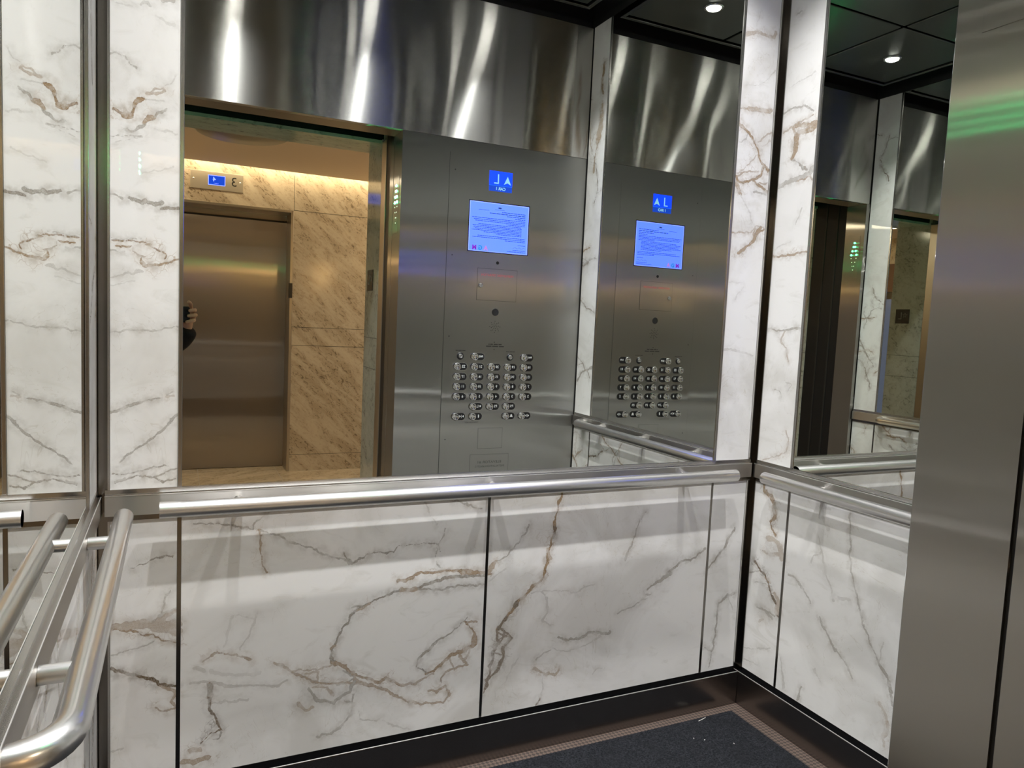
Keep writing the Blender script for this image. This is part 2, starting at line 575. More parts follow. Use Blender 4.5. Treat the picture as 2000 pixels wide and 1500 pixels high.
# ------------------------------------------------------------------ marble veins, in millimetres along the wall and above the floor
# (half-width, tone 0 grey 1 brown 2 dark, strength, [s, z, s, z, ...])
VEINS_BACK = [
 (0.8,0,0.6,[25,1863,38,1874,56,1869,70,1854,87,1850]),
 (0.8,1,1.0,[31,1741,49,1741,56,1735,69,1739,77,1756,90,1777,100,1778]),
 (2.4,1,1.0,[79,1758,90,1776]),
 (2.4,1,1.0,[53,1737,67,1737]),
 (1.9,1,0.8,[56,1744,57,1734]),
 (0.7,0,0.8,[92,1721,109,1734,126,1748,146,1760]),
 (2.2,1,0.8,[97,1729,115,1740]),
 (1.1,0,0.6,[49,1707,64,1703,92,1721]),
 (0.5,0,0.5,[28,1693,69,1696,89,1698]),
 (0.5,0,0.4,[40,1680,62,1686,89,1696]),
 (0.7,1,0.5,[102,1791,122,1804,141,1811,146,1806,125,1795,109,1794]),
 (0.5,0,0.35,[144,1819,163,1846]),
 (0.5,0,0.3,[97,1778,142,1782]),
 (0.5,0,0.3,[112,1713,160,1712]),
 (0.8,0,0.6,[28,1557,43,1557,53,1552]),
 (1.1,0,0.8,[68,1552,86,1549,106,1545,133,1547]),
 (1.1,0,0.9,[133,1537,158,1540,170,1537]),
 (0.8,0,0.25,[96,1615,130,1626,160,1640]),
 (1.1,1,0.9,[30,1456,63,1457,79,1457,100,1455,113,1451]),
 (0.5,0,0.5,[28,1461,53,1462,86,1465]),
 (2.4,0,0.5,[136,2005,158,2006]),
 (0.8,0,0.4,[91,1981,103,1993,110,1985]),
 (0.8,0,0.25,[121,1963,141,1954,158,1954]),
 (0.5,0,0.3,[33,1977,78,1978]),
 (1.1,1,1.0,[40,1442,63,1442,79,1445,78,1433,93,1426,100,1423]),
 (1.1,1,0.9,[101,1450,127,1442,143,1432,137,1420]),
 (1.4,1,0.9,[95,1421,95,1408,105,1401,124,1403,144,1411,171,1423]),
 (2.2,1,0.8,[95,1415,101,1404]),
 (0.5,0,0.5,[30,1429,63,1431]),
 (0.5,0,0.4,[28,1377,63,1385,93,1392]),
 (0.5,0,0.25,[30,1356,76,1367]),
 (0.8,0,0.5,[28,1246,63,1251,128,1253,149,1262,163,1267,171,1266]),
 (0.8,0,0.7,[28,1062,56,1070,63,1077,87,1082,115,1090,134,1095]),
 (1.1,1,0.4,[148,1100,167,1098]),
 (0.5,0,0.5,[148,1102,160,1106]),
 (0.8,0,0.65,[46,943,63,958,87,975,105,984,125,1003,143,1023,157,1042,171,1058]),
 (1.4,0,0.6,[129,1007,141,1021]),
 (0.8,0,0.8,[31,919,55,916,74,917,115,929,151,931]),
 (0.8,0,0.8,[40,897,55,902,81,910,112,905,144,893,169,896]),
 (0.8,0,0.7,[112,905,133,908,168,924]),
 (2.2,0,0.6,[41,899,57,908]),
 (3.0,1,0.55,[1831,2272,1856,2287,1882,2295,1916,2293,1951,2291,1959,2308]),
 (0.7,0,0.3,[1874,2310,1883,2354]),
 (0.7,0,0.4,[1846,2117,1899,2126,1930,2152,1962,2183]),
 (1.0,1,0.7,[1826,2041,1866,2047,1886,2047,1913,2048,1967,2055]),
 (3.0,1,0.6,[1866,2047,1960,2055]),
 (2.4,1,1.0,[1825,2016,1832,1992,1869,1973,1892,1948,1915,1923,1924,1899,1940,1876,1967,1861]),
 (3.4,1,0.9,[1909,1930,1925,1899]),
 (0.7,0,0.5,[1830,1934,1861,1951,1868,1967]),
 (1.0,1,0.5,[1912,1949,1925,1956,1967,1985]),
 (0.7,1,0.4,[1924,1937,1967,1956]),
 (0.7,1,0.5,[1829,1831,1861,1852,1888,1879,1910,1900]),
 (1.0,1,0.7,[1830,1821,1865,1845,1925,1856]),
 (2.0,1,1.0,[1830,1823,1842,1802,1875,1811,1914,1828,1939,1847,1944,1871]),
 (3.0,1,0.8,[1839,1801,1847,1780,1855,1768]),
 (2.0,1,0.9,[1908,1820,1937,1806,1971,1794]),
 (1.0,1,0.6,[1929,1815,1967,1819]),
 (1.4,0,0.6,[1911,1782,1967,1781]),
 (1.0,0,0.4,[1852,1765,1885,1735,1906,1696,1922,1672]),
 (1.0,1,0.5,[1823,1641,1917,1653,1929,1670,1967,1673]),
 (2.0,1,0.9,[1857,1577,1884,1590,1908,1605,1927,1629,1943,1649,1967,1668]),
 (3.4,1,0.9,[1914,1614,1933,1643,1952,1669]),
 (1.4,1,0.7,[1927,1670,1926,1642]),
 (1.0,1,0.7,[1823,1641,1903,1650]),
 (0.7,0,0.3,[1828,1477,1891,1479]),
 (0.7,0,0.3,[1861,1422,1896,1463]),
 (1.4,0,0.35,[1827,1251,1862,1252,1906,1244,1957,1235]),
 (4.3,1,0.55,[35,542,59,542,92,543,121,537,174,529]),
 (3.2,1,0.5,[121,526,174,512]),
 (2.2,1,0.5,[129,546,174,562]),
 (1.1,1,0.9,[35,536,59,535,84,527,97,516,114,513,129,505,144,498,172,490]),
 (1.1,0,0.5,[30,476,59,482,92,489,121,498]),
 (1.4,2,1.0,[30,440,41,431,59,429,96,411,122,398,137,385,171,376]),
 (1.4,1,0.8,[137,385,168,357,171,348]),
 (0.8,1,0.7,[128,332,133,320,149,313,172,317,164,336,171,357]),
 (0.8,0,0.8,[77,688,99,697,117,706,158,708]),
 (0.5,0,0.5,[138,562,151,604,158,626]),
 (0.8,0,0.4,[30,232,59,236]),
 (1.1,0,0.4,[129,555,174,568]),
 (0.8,0,0.7,[211,787,267,776,293,770,347,756,355,779,378,799]),
 (1.1,1,0.8,[362,755,367,736,366,697,373,666,380,641]),
 (0.8,0,0.6,[365,753,402,740,473,704,522,682,552,666,603,641]),
 (0.8,0,0.8,[577,677,585,658,603,643,628,656,659,667,717,663,732,684,764,686,803,683,842,679,848,657]),
 (0.5,0,0.6,[839,669,843,635,859,606]),
 (0.5,0,0.5,[847,679,866,716]),
 (0.5,0,0.4,[798,804,816,763,840,729]),
 (0.8,0,0.6,[888,799,928,788,976,768]),
 (1.4,1,0.9,[730,579,768,583,795,594,834,591,879,593,931,588,1015,573]),
 (1.4,0,0.9,[601,518,632,519,663,531,699,543,736,552,791,554,835,565,874,574,914,576,991,566]),
 (3.2,1,0.7,[742,551,785,551]),
 (2.4,1,0.7,[617,505,652,526]),
 (0.8,0,0.7,[791,551,847,536,887,540,927,543,993,537]),
 (1.4,0,0.9,[632,519,602,497,577,463,568,428,553,409,554,385,559,371,587,358]),
 (2.2,1,0.8,[551,412,563,420]),
 (2.7,1,0.8,[554,372,587,358]),
 (1.6,1,0.8,[587,358,611,330,638,318,686,293,707,303,746,274]),
 (1.9,1,0.6,[611,336,614,314,633,300]),
 (1.9,1,0.7,[633,300,670,288,703,268,736,249,764,227,820,211,878,200,900,224,876,251,859,237,830,245]),
 (2.4,1,0.8,[853,233,882,250,894,220]),
 (1.6,1,0.6,[746,274,790,267,817,284,846,291]),
 (1.9,1,0.9,[938,441,962,414,976,384,971,356,942,349,901,341,873,320,845,299,823,295]),
 (2.4,1,0.7,[944,437,976,435]),
 (1.1,0,0.8,[943,451,921,426,887,402,853,385,820,362,798,343,794,322,816,312,828,294]),
 (3.2,1,0.8,[971,362,972,396]),
 (1.6,1,0.7,[925,334,950,302,915,296,880,291,869,264]),
 (1.4,1,0.6,[896,328,909,291]),
 (1.1,1,0.6,[954,341,937,309]),
 (1.6,1,0.7,[449,371,481,347,515,326,561,315,612,301,638,299]),
 (1.6,1,0.6,[403,401,427,390,449,371]),
 (0.8,1,0.5,[456,372,495,366,534,364,569,369]),
 (1.4,1,0.5,[485,357,515,357,520,330]),
 (2.2,0,0.6,[496,308,517,273,562,254,582,277,607,283,617,308]),
 (1.4,1,0.5,[511,311,546,304,562,280]),
 (0.8,0,0.6,[618,275,613,249,593,259]),
 (0.8,0,0.6,[585,343,611,325,602,305,571,305]),
 (1.9,1,0.5,[468,271,483,248,502,254]),
 (1.4,0,0.6,[614,238,604,208,589,189,554,175,519,172]),
 (0.8,0,0.4,[633,219,636,196,689,180,700,192]),
 (0.8,0,0.35,[700,178,778,140]),
 (1.4,1,0.7,[235,431,262,449,297,438,333,425,349,415]),
 (2.4,1,0.6,[240,435,264,446]),
 (3.2,0,0.4,[218,412,236,406]),
 (1.4,0,0.45,[206,377,245,370,298,351,367,344,418,327,437,344]),
 (2.4,0,0.25,[253,401,307,382,371,376]),
 (1.4,2,0.9,[249,365,252,342,250,303,259,271,275,240,251,238,233,211]),
 (1.4,0,0.8,[273,238,275,217,262,215]),
 (2.4,0,0.7,[249,362,253,332]),
 (0.5,0,0.35,[254,312,344,305]),
 (2.7,1,0.7,[190,176,216,165,247,173]),
 (2.2,1,0.5,[207,197,229,197]),
 (0.8,0,0.35,[319,445,337,482,359,519,364,533]),
 (0.5,0,0.3,[309,536,355,515]),
 (1.4,0,0.2,[279,461,300,532]),
 (1.8,1,1.0,[1240,809,1229,774,1224,741,1217,714,1219,675,1212,642,1201,615,1197,577,1186,544,1175,523,1152,512,1129,484,1100,466,1072,436,1056,411,1042,396]),
 (2.4,2,1.0,[1218,697,1220,664]),
 (3.3,1,0.6,[1200,626,1208,598]),
 (3.3,1,0.9,[1143,505,1161,517]),
 (3.6,2,0.9,[1095,461,1101,468]),
 (4.2,2,0.9,[1070,434,1048,401]),
 (1.8,2,0.8,[1042,396,1044,369,1050,351,1031,327,1025,284,1023,262,1007,231,1005,204]),
 (1.5,2,0.8,[1048,404,1081,380,1094,364,1071,348,1066,332]),
 (1.2,2,0.7,[1063,399,1067,371,1050,351]),
 (1.1,2,0.7,[1046,390,1088,362]),
 (0.9,2,0.7,[1047,363,1081,383]),
 (2.1,2,0.8,[1065,341,1067,304,1054,279,1037,259,1012,247]),
 (0.9,2,0.6,[1034,326,1061,311]),
 (3.9,2,0.85,[1007,220,1023,253]),
 (2.1,1,0.9,[918,589,951,580,991,579,1016,590,1029,605]),
 (3.6,1,0.7,[1005,580,1024,601]),
 (0.9,0,0.7,[1029,605,1058,618,1086,642,1107,673,1130,688,1132,712]),
 (0.9,0,0.3,[1009,547,1059,585]),
 (1.2,0,0.4,[1189,494,1209,463,1211,429,1191,401,1220,385]),
 (0.9,0,0.4,[1153,498,1239,493,1303,480,1373,495]),
 (1.2,0,0.6,[1553,718,1528,684,1517,650,1506,604,1482,565]),
 (0.9,0,0.5,[1473,392,1520,407,1582,429]),
 (1.5,0,0.8,[1580,459,1621,473,1648,494,1669,510,1711,536,1770,546,1809,576]),
 (3.9,0,0.7,[1607,471,1666,498]),
 (1.8,0,0.8,[1574,445,1588,443]),
 (1.2,0,0.7,[1247,345,1280,328,1325,327,1363,339,1437,326,1447,333]),
 (1.2,0,0.35,[1237,312,1276,291,1327,292,1378,314,1404,322]),
 (1.2,0,0.6,[1177,273,1206,299,1231,307]),
 (1.5,1,0.6,[1175,253,1191,239,1216,226,1248,221,1257,234]),
 (1.5,2,0.7,[1190,136,1202,157]),
 (0.9,0,0.35,[1204,231,1205,156]),
 (0.6,0,0.3,[1044,180,1049,202,1121,296]),
 (0.9,0,0.35,[1385,200,1404,218,1418,213]),
 (1.5,0,0.85,[1936,638,1919,611,1898,574,1870,546,1834,512,1824,494]),
 (2.1,0,0.7,[1905,586,1919,611]),
 (1.5,0,0.7,[1958,399,1922,397,1908,383,1885,373,1885,322,1879,259,1875,214,1867,177,1862,146]),
 (1.5,0,0.6,[1836,220,1868,202]),
 (0.6,0,0.4,[1922,397,1951,345]),
]
VEINS_RIGHT = [
 (1.0,0,0.6,[20,2049,57,2056,116,2053,144,2027]),
 (1.0,1,0.6,[24,1979,70,1997,121,2006,146,2012]),
 (5.7,1,0.9,[165,1976,131,1966,92,1967,81,1950,77,1925,73,1896]),
 (3.0,1,0.8,[70,1992,79,1970]),
 (3.0,1,0.8,[164,1986,123,1985,83,1994]),
 (1.7,0,0.8,[74,1891,102,1870,137,1847]),
 (4.1,0,0.55,[26,1809,61,1817,94,1824,126,1829,145,1833,162,1848]),
 (1.4,1,0.8,[28,1806,88,1818,140,1819,163,1845]),
 (1.4,1,0.7,[145,1828,166,1813]),
 (1.0,0,0.4,[102,1674,127,1722]),
 (1.0,0,0.5,[46,2360,66,2356]),
 (1.0,0,0.3,[29,2128,144,2151]),
 (1.4,1,0.8,[20,1579,93,1574,134,1582,164,1583]),
 (0.7,0,0.3,[22,1598,95,1622]),
 (1.7,0,0.7,[16,1332,41,1333,68,1328,104,1329,131,1338,162,1336]),
 (1.4,1,0.5,[104,1329,85,1301,86,1287,106,1269,117,1226]),
 (1.0,0,0.5,[73,1129,95,1126,105,1105]),
 (0.7,0,0.4,[121,1156,146,1153,131,1130]),
 (1.0,1,0.5,[45,883,82,899,144,927,151,969,137,994]),
 (2.5,1,1.0,[59,803,60,773,85,759,109,741,112,712,99,681,108,661,132,643]),
 (2.8,1,0.9,[70,776,110,738]),
 (1.4,1,0.8,[77,772,97,767,112,746]),
 (4.2,1,0.9,[105,730,112,697]),
 (4.2,1,0.5,[92,622,124,626,151,615,162,564]),
 (4.2,1,0.5,[144,617,161,579]),
 (2.8,1,0.5,[111,568,148,579]),
 (1.4,1,0.6,[77,572,98,563,117,567]),
 (2.5,2,1.0,[40,522,64,502,88,495,104,475,123,447,138,427,156,409,161,377]),
 (1.4,0,0.6,[22,477,64,499]),
 (1.1,0,0.6,[48,453,88,462,121,466]),
 (3.5,1,0.9,[93,486,107,476]),
 (5.3,1,0.55,[143,444,160,431,161,387]),
 (1.4,0,0.6,[70,371,104,374,150,367]),
 (1.4,0,0.5,[104,369,139,353]),
 (2.1,1,0.4,[83,320,101,338]),
 (1.1,0,0.35,[18,199,137,249]),
 (1.1,0,0.4,[21,166,91,174]),
 (1.2,0,0.6,[406,788,414,734,420,674,437,600,460,535,484,483,522,421,549,385,576,354,589,316,600,290]),
 (2.2,0,0.7,[553,381,570,361]),
 (2.2,0,0.7,[580,350,588,322]),
 (1.2,0,0.4,[294,700,315,647,338,584,366,547,377,504]),
 (0.9,0,0.35,[282,601,291,624,315,644]),
 (1.2,0,0.5,[191,521,214,523,255,501,288,470]),
 (1.6,0,0.6,[328,438,351,412,383,378,398,361]),
 (1.2,0,0.5,[398,364,441,334,464,300]),
 (3.1,0,0.35,[306,797,310,751,334,723]),
 (2.5,0,0.3,[293,782,335,781]),
 (1.9,0,0.3,[396,523,435,529]),
 (1.2,0,0.6,[269,137,280,174,286,189]),
 (1.9,0,0.3,[323,268,347,243]),
 (1.9,0,0.4,[187,242,212,152]),
 (0.9,0,0.4,[555,452,548,395]),
 (2.5,1,0.45,[560,275,581,247,592,226,581,187,583,166]),
 (2.8,1,0.5,[587,190,588,235]),
]


rng = np.random.default_rng(7)
_k = rng.normal(size=(14, 2))
_k /= np.linalg.norm(_k, axis=1)[:, None]
_wl = np.array([0.24, 0.19, 0.15, 0.11, 0.085, 0.065, 0.05, 0.04, 0.032, 0.026, 0.021, 0.017, 0.014, 0.011])
_ph = rng.uniform(0, 6.28, (3, 14))


def wob(p, which):
    a = np.minimum(_wl * 0.030, 0.0013) if which < 2 else _wl * 1.6
    ph = (p @ (_k / _wl[:, None]).T) * 6.283 + _ph[which]
    return (np.sin(ph) * a[None, :]).sum(1) * 0.9


def vein_fields(p, veins):
    """Signed distance to the nearest vein outline, its tone and its strength, at every point of a panel."""
    q = p + np.stack([wob(p, 0), wob(p, 1)], 1)
    wid = 1.0 + 0.55 * np.clip(wob(p, 2), -1, 1)
    best = np.full(len(p), 0.06)
    tone = np.zeros(len(p))
    stren = np.zeros(len(p))
    for hw, tn, st, pts in veins:
        a = np.array(pts, float).reshape(-1, 2) / 1000.0
        lo, hi = a.min(0) - 0.06, a.max(0) + 0.06
        idx = np.where(((q >= lo) & (q <= hi)).all(1))[0]
        if not len(idx):
            continue
        qq = q[idx]
        dm = np.full(len(idx), 9.0)
        for i in range(len(a) - 1):
            ab = a[i + 1] - a[i]
            t = np.clip(((qq - a[i]) @ ab) / max(ab @ ab, 1e-9), 0, 1)
            dm = np.minimum(dm, np.linalg.norm(qq - a[i] - t[:, None] * ab, axis=1))
        e = dm - (1.0 + hw * 1.75) * 0.001 * wid[idx]
        b = e < best[idx]
        w = idx[b]
        best[w] = e[b]
        tone[w] = tn
        stren[w] = st if st < 0.5 else st ** 0.75
    return best, tone, stren


def random_veins(seed, s0, s1, z0, z1, n):
    r = random.Random(seed)
    out = []
    for _ in range(n):
        s, z = r.uniform(s0, s1), r.uniform(z0, z1)
        ang = r.choice((r.uniform(-0.5, 0.5), r.uniform(0.7, 1.2), r.uniform(1.8, 2.4)))
        pts, tn, hw = [], r.choice((0, 0, 1, 1, 2)), r.uniform(0.7, 2.4)
        for k in range(r.randint(4, 9)):
            pts += [s * 1000, z * 1000]
            ang += r.uniform(-0.5, 0.5)
            st = r.uniform(0.02, 0.06)
            s += math.cos(ang) * st
            z += math.sin(ang) * st
            if r.random() < 0.25:
                a2 = ang + r.choice((-1, 1)) * r.uniform(0.5, 1.1)
                out.append((hw * 0.5, tn, 0.6, [s * 1000, z * 1000, (s + math.cos(a2) * 0.05) * 1000, (z + math.sin(a2) * 0.05) * 1000,
                                               (s + math.cos(a2 + 0.4) * 0.09) * 1000, (z + math.sin(a2 + 0.4) * 0.09) * 1000]))
        out.append((hw, tn, r.uniform(0.5, 0.95), pts))
    return out


def on_back(s, d, z):
    return (s, -d, z)


def on_right(s, d, z):
    return (W - d, -s, z)


def on_left(s, d, z):
    return (d, -s, z)


def marble_panel(mapf, s0, s1, z0, z1, veins, label, step=0.0025, front=0.001, back=-0.004):
    ns, nz = max(2, int((s1 - s0) / step)), max(2, int((z1 - z0) / step))
    S, Z = np.meshgrid(np.linspace(s0, s1, ns), np.linspace(z0, z1, nz), indexing='ij')
    p = np.stack([S.ravel(), Z.ravel()], 1)
    e, tn, st = vein_fields(p, veins)
    co = np.array(mapf(p[:, 0], np.full(len(p), front), p[:, 1]), dtype=object)
    co = np.stack([np.broadcast_to(np.asarray(c, float), (len(p),)) for c in co], 1)
    corners = [mapf(s, back, z) for s, z in ((s0, z0), (s1, z0), (s1, z1), (s0, z1))]
    co = np.vstack([co, np.array(corners, float)])
    i = np.arange(ns - 1)[:, None] * nz + np.arange(nz - 1)[None, :]
    quads = np.stack([i, i + nz, i + nz + 1, i + 1], -1).reshape(-1, 4)
    n0 = ns * nz
    a, b_, c_, d_ = 0, (ns - 1) * nz, ns * nz - 1, nz - 1
    side = np.array([[a, b_, n0 + 1, n0], [b_, c_, n0 + 2, n0 + 1], [c_, d_, n0 + 3, n0 + 2], [d_, a, n0, n0 + 3], [n0, n0 + 1, n0 + 2, n0 + 3]])
    faces = np.vstack([quads, side])
    me = bpy.data.meshes.new('marble_panel')
    me.vertices.add(len(co))
    me.vertices.foreach_set('co', co.ravel())
    me.loops.add(faces.size)
    me.loops.foreach_set('vertex_index', faces.ravel().astype(np.int32))
    me.polygons.add(len(faces))
    me.polygons.foreach_set('loop_start', np.arange(0, faces.size, 4, dtype=np.int32))
    me.update(calc_edges=True)
    pad = np.zeros(4)
    for nm, arr in (('vein_distance', np.concatenate([e, pad + 0.06])), ('vein_tone', np.concatenate([tn, pad])), ('vein_strength', np.concatenate([st, pad]))):
        at = me.attributes.new(nm, 'FLOAT', 'POINT')
        at.data.foreach_set('value', arr.astype(np.float32))
    me.materials.append(MARBLE)
    o = bpy.data.objects.new('marble_panel', me)
    COL.objects.link(o)
    return tag(o, label, 'wall panel', 'white marble wall panels')


# ------------------------------------------------------------------ car shell
ZT = 2.755                      # top of the wall panels
BAND0, BAND1 = 0.816, 0.864     # steel rail band
LOW0, LOW1 = 0.131, 0.803       # lower marble
UP0 = 0.878                     # foot of mirror and upper marble
JB = [(0.172, 0.181), (0.9945, 1.0025), (1.8185, 1.8275)]     # joints of the back wall
JS = [(0.167, 0.176), (1.098, 1.107)]                         # joints of the side walls

mb = MB()
mb.box(-0.06, W + 0.06, 0.006, 0.06, 0, 2.98, DARK)
for a, b in JB:
    mb.box(a, b, -0.0004, 0.006, LOW0, LOW1, STEEL_POST)
struct('wall_back', mb, 'rear wall of the car behind its marble and mirror', 'wall')
for nm, mapf, lab in (('wall_right', on_right, 'right wall of the car behind its marble and mirror'), ('wall_left', on_left, 'left wall of the car behind its marble and mirror')):
    mb = MB()
    p, q = mapf(-0.006, -0.06, 0), mapf(F + 0.03, -0.006, 2.98)
    mb.box(p[0], q[0], p[1], q[1], 0, 2.98, DARK)
    for a, b in JS:
        p, q = mapf(a, 0.0004, 0), mapf(b, -0.006, 0)
        mb.box(p[0], q[0], p[1], q[1], LOW0, LOW1, STEEL_POST)
    struct(nm, mb, lab, 'wall')

# corner posts
for nm, mapf2, x, lab in (('trim_1', on_left, 0.0, 'dark steel corner post between left wall and rear wall'), ('trim_2', on_right, W, 'dark steel corner post between rear wall and right wall')):
    mb = MB()
    sx = 1 if x == 0 else -1
    mb.box(x - sx * 0.005, x + sx * 0.0235, -0.0002, 0.0055, 0.119, ZT, STEEL_POST)
    mb.box(x - sx * 0.0055, x + sx * 0.0002, -0.0155, 0.0, 0.119, ZT, STEEL_POST)
    for za, zb in ((LOW0, LOW1), (UP0, ZT)):
        mb.box(x + sx * 0.0235, x + sx * 0.028, -0.003, 0.005, za, zb, STEEL_TRIM)
        mb.box(x - sx * 0.005, x + sx * 0.003, -0.0188, -0.0155, za, zb, STEEL_TRIM)
    struct(nm, mb, lab, 'corner post')

# rail bands and their shadow trims
for nm, mapf, s0, s1, lab in (('trim_3', on_back, 0.018, W - 0.018, 'brushed steel band behind the rear handrail'),
                              ('trim_4', on_right, 0.013, F - 0.006, 'brushed steel band behind the right handrail'),
                              ('trim_5', on_left, 0.013, F - 0.006, 'brushed steel band behind the left handrail')):
    mb = MB()
    for d0, d1, z0, z1, mt in ((-0.004, 0.0105, BAND0, BAND1, STEEL_TRIM), (0.0105, 0.0112, BAND0 + 0.0004, BAND1 - 0.0006, STEEL_BAND), (-0.004, 0.004, BAND1, UP0, STEEL_TRIM), (-0.004, 0.005, LOW1, BAND0, STEEL_POST)):
        p, q = mapf(s0, d0, z0), mapf(s1, d1, z1)
        mb.box(p[0], q[0], p[1], q[1], z0, z1, mt)
    p, q = mapf(s0, 0.0104, 0), mapf(s1, 0.0117, 0)
    mb.box(p[0], q[0], p[1], q[1], BAND1 - 0.0004, BAND1 + 0.0012, EDGE)  # pale strip puts the lip's highlight into its colour
    struct(nm, mb, lab, 'rail band')

# kickplates
for nm, mapf, s0, s1, lab in (('baseboard_back', on_back, 0.021, W - 0.021, 'dark steel kickplate along the rear wall'),
                              ('baseboard_right', on_right, 0.0, F - 0.002, 'dark steel kickplate along the right wall'),
                              ('baseboard_left', on_left, 0.0, F - 0.002, 'dark steel kickplate along the left wall')):
    mb = MB()
    p, q = mapf(s0, 0.0180, 0), mapf(s1, 0.020, 0)
    mb.box(p[0], q[0], p[1], q[1], 0, 0.1172, STEEL_KICK)
    p, q = mapf(s0, 0.0172, 0), mapf(s1, 0.0206, 0)
    mb.box(p[0], q[0], p[1], q[1], 0.1172, 0.1192, EDGE)  # paler top edge, its highlight line given by colour
    p, q = mapf(s0, -0.0055, 0), mapf(s1, 0.0178, 0)
    mb.box(p[0], q[0], p[1], q[1], 0.0, 0.098, BLACK)  # black fill in place of the shade within the slot
    p, q = mapf(s0, -0.0055, 0), mapf(s1, -0.002, 0)
    mb.box(p[0], q[0], p[1], q[1], 0.098, LOW0, BLACK)
    struct(nm, mb, lab, 'kickplate', 0.0006)

mb = MB()
mb.box(-0.05, W + 0.05, -1.44, 0.05, -0.05, 0.0, WEAVE)
struct('floor', mb, 'brown woven floor of the car showing as a border round the dark mat', 'floor')
mb = MB()
mb.box(-0.06, W + 0.06, -1.33, 0.06, 2.95, 3.0, DARK)
struct('ceiling', mb, 'dark canopy of the car above its hung ceiling panels', 'ceiling')

# marble
pan = [(on_back, 0.0285, 0.1715, UP0, ZT, VEINS_BACK, 0.0025, 'tall white marble strip between the left corner post and the rear mirror'),
       (on_back, 1.828, 1.9715, UP0, ZT, VEINS_BACK, 0.0025, 'tall white marble strip with gold veins between rear mirror and right corner post'),
       (on_back, 0.0285, 0.1715, LOW0, LOW1, VEINS_BACK, 0.0022, 'narrow white marble panel with a brown band under the rear rail by the left corner'),
       (on_back, 0.1815, 0.994, LOW0, LOW1, VEINS_BACK, 0.0022, 'wide white marble panel with looping gold veins under the rear rail'),
       (on_back, 1.003, 1.818, LOW0, LOW1, VEINS_BACK, 0.0022, 'wide white marble panel with one long brown crack-like vein under the rear rail'),
       (on_back, 1.828, 1.9715, LOW0, LOW1, VEINS_BACK, 0.0022, 'narrow white marble panel with grey veins under the rear rail by the right corner'),
       (on_right, 0.0190, 0.1665, UP0, ZT, VEINS_RIGHT, 0.0025, 'tall white marble strip with a tan blotch between right corner post and right mirror'),
       (on_right, 0.0190, 0.1665, LOW0, LOW1, VEINS_RIGHT, 0.0022, 'narrow white marble panel with brown veins under the right rail by the corner'),
       (on_right, 0.1765, 1.0975, LOW0, LOW1, VEINS_RIGHT + random_veins(5, 0.75, 1.05, 0.2, 0.75, 5), 0.0025, 'wide white marble panel with faint grey veins under the right rail'),
       (on_right, 1.1075, 1.258, UP0, ZT, random_veins(11, 1.12, 1.25, 0.9, 2.7, 9) + [(4, 1, 1, [1150, 2560, 1165, 2480, 1150, 2420]), (9, 1, 0.9, [1150, 2360, 1160, 2260, 1170, 2200]), (3, 1, 0.8, [1170, 2200, 1195, 2130, 1200, 2060])], 0.004, 'white marble strip between right mirror and front wall, seen in the mirrors'),
       (on_right, 1.1075, 1.258, LOW0, LOW1, random_veins(12, 1.12, 1.25, 0.15, 0.78, 6), 0.004, 'narrow white marble panel under the front end of the right rail'),
       (on_left, 0.0190, 0.1665, UP0, ZT, random_veins(21, 0.02, 0.16, 0.9, 2.7, 10), 0.004, 'white marble strip seen edge-on between left corner post and left mirror'),
       (on_left, 0.0190, 0.1665, LOW0, LOW1, random_veins(22, 0.02, 0.16, 0.15, 0.78, 4), 0.004, 'narrow white marble panel under the left rail by the corner post'),
       (on_left, 0.1765, 1.0975, LOW0, LOW1, random_veins(23, 0.2, 1.05, 0.15, 0.78, 16), 0.005, 'wide white marble panel seen edge-on under the left rail'),
       (on_left, 1.1075, 1.258, UP0, ZT, random_veins(24, 1.12, 1.25, 0.9, 2.7, 10), 0.004, 'white marble strip between left mirror and doorway, seen in the right mirror'),
       (on_left, 1.1075, 1.258, LOW0, LOW1, random_veins(25, 1.12, 1.25, 0.15, 0.78, 5), 0.004, 'narrow white marble panel under the front end of the left rail')]
for mapf, s0, s1, z0, z1, vv, st, lab in pan:
    marble_panel(mapf, s0, s1, z0, z1, vv, lab, st)

# mirrors
for mapf, s0, s1, jl, jr, base, lab in ((on_back, 0.181, 1.8185, (0.172, 0.181), (1.8185, 1.8275), (1.0, 0, UP0), 'large rear wall mirror above the steel band, showing the doorway and control panel'),
                                        (on_right, 0.176, 1.098, JS[0], JS[1], (W, -0.6, UP0), 'right wall mirror above the steel band, beside the jamb'),
                                        (on_left, 0.176, 1.098, JS[0], JS[1], (0.0, -0.6, UP0), 'left wall mirror seen at a glancing angle above the left rail')):
    t = thing('wall_mirror', lab, 'mirror', base)
    mb = MB()
    p, q = mapf(s0, 0.0, 0), mapf(s1, -0.004, 0)
    mb.box(p[0], q[0], p[1], q[1], UP0, ZT, MIRROR)
    mb.build('glass', t)
    for a, b in (jl, jr):
        mb = MB()
        p, q = mapf(a, 0.0035, 0), mapf(b, -0.004, 0)
        mb.box(p[0], q[0], p[1], q[1], UP0, ZT, STEEL_TRIM)
        mb.build('frame', t, 0.001)

# handrails
RAIL_Z, RAIL_D, RAIL_R = 0.838, 0.063, 0.0195


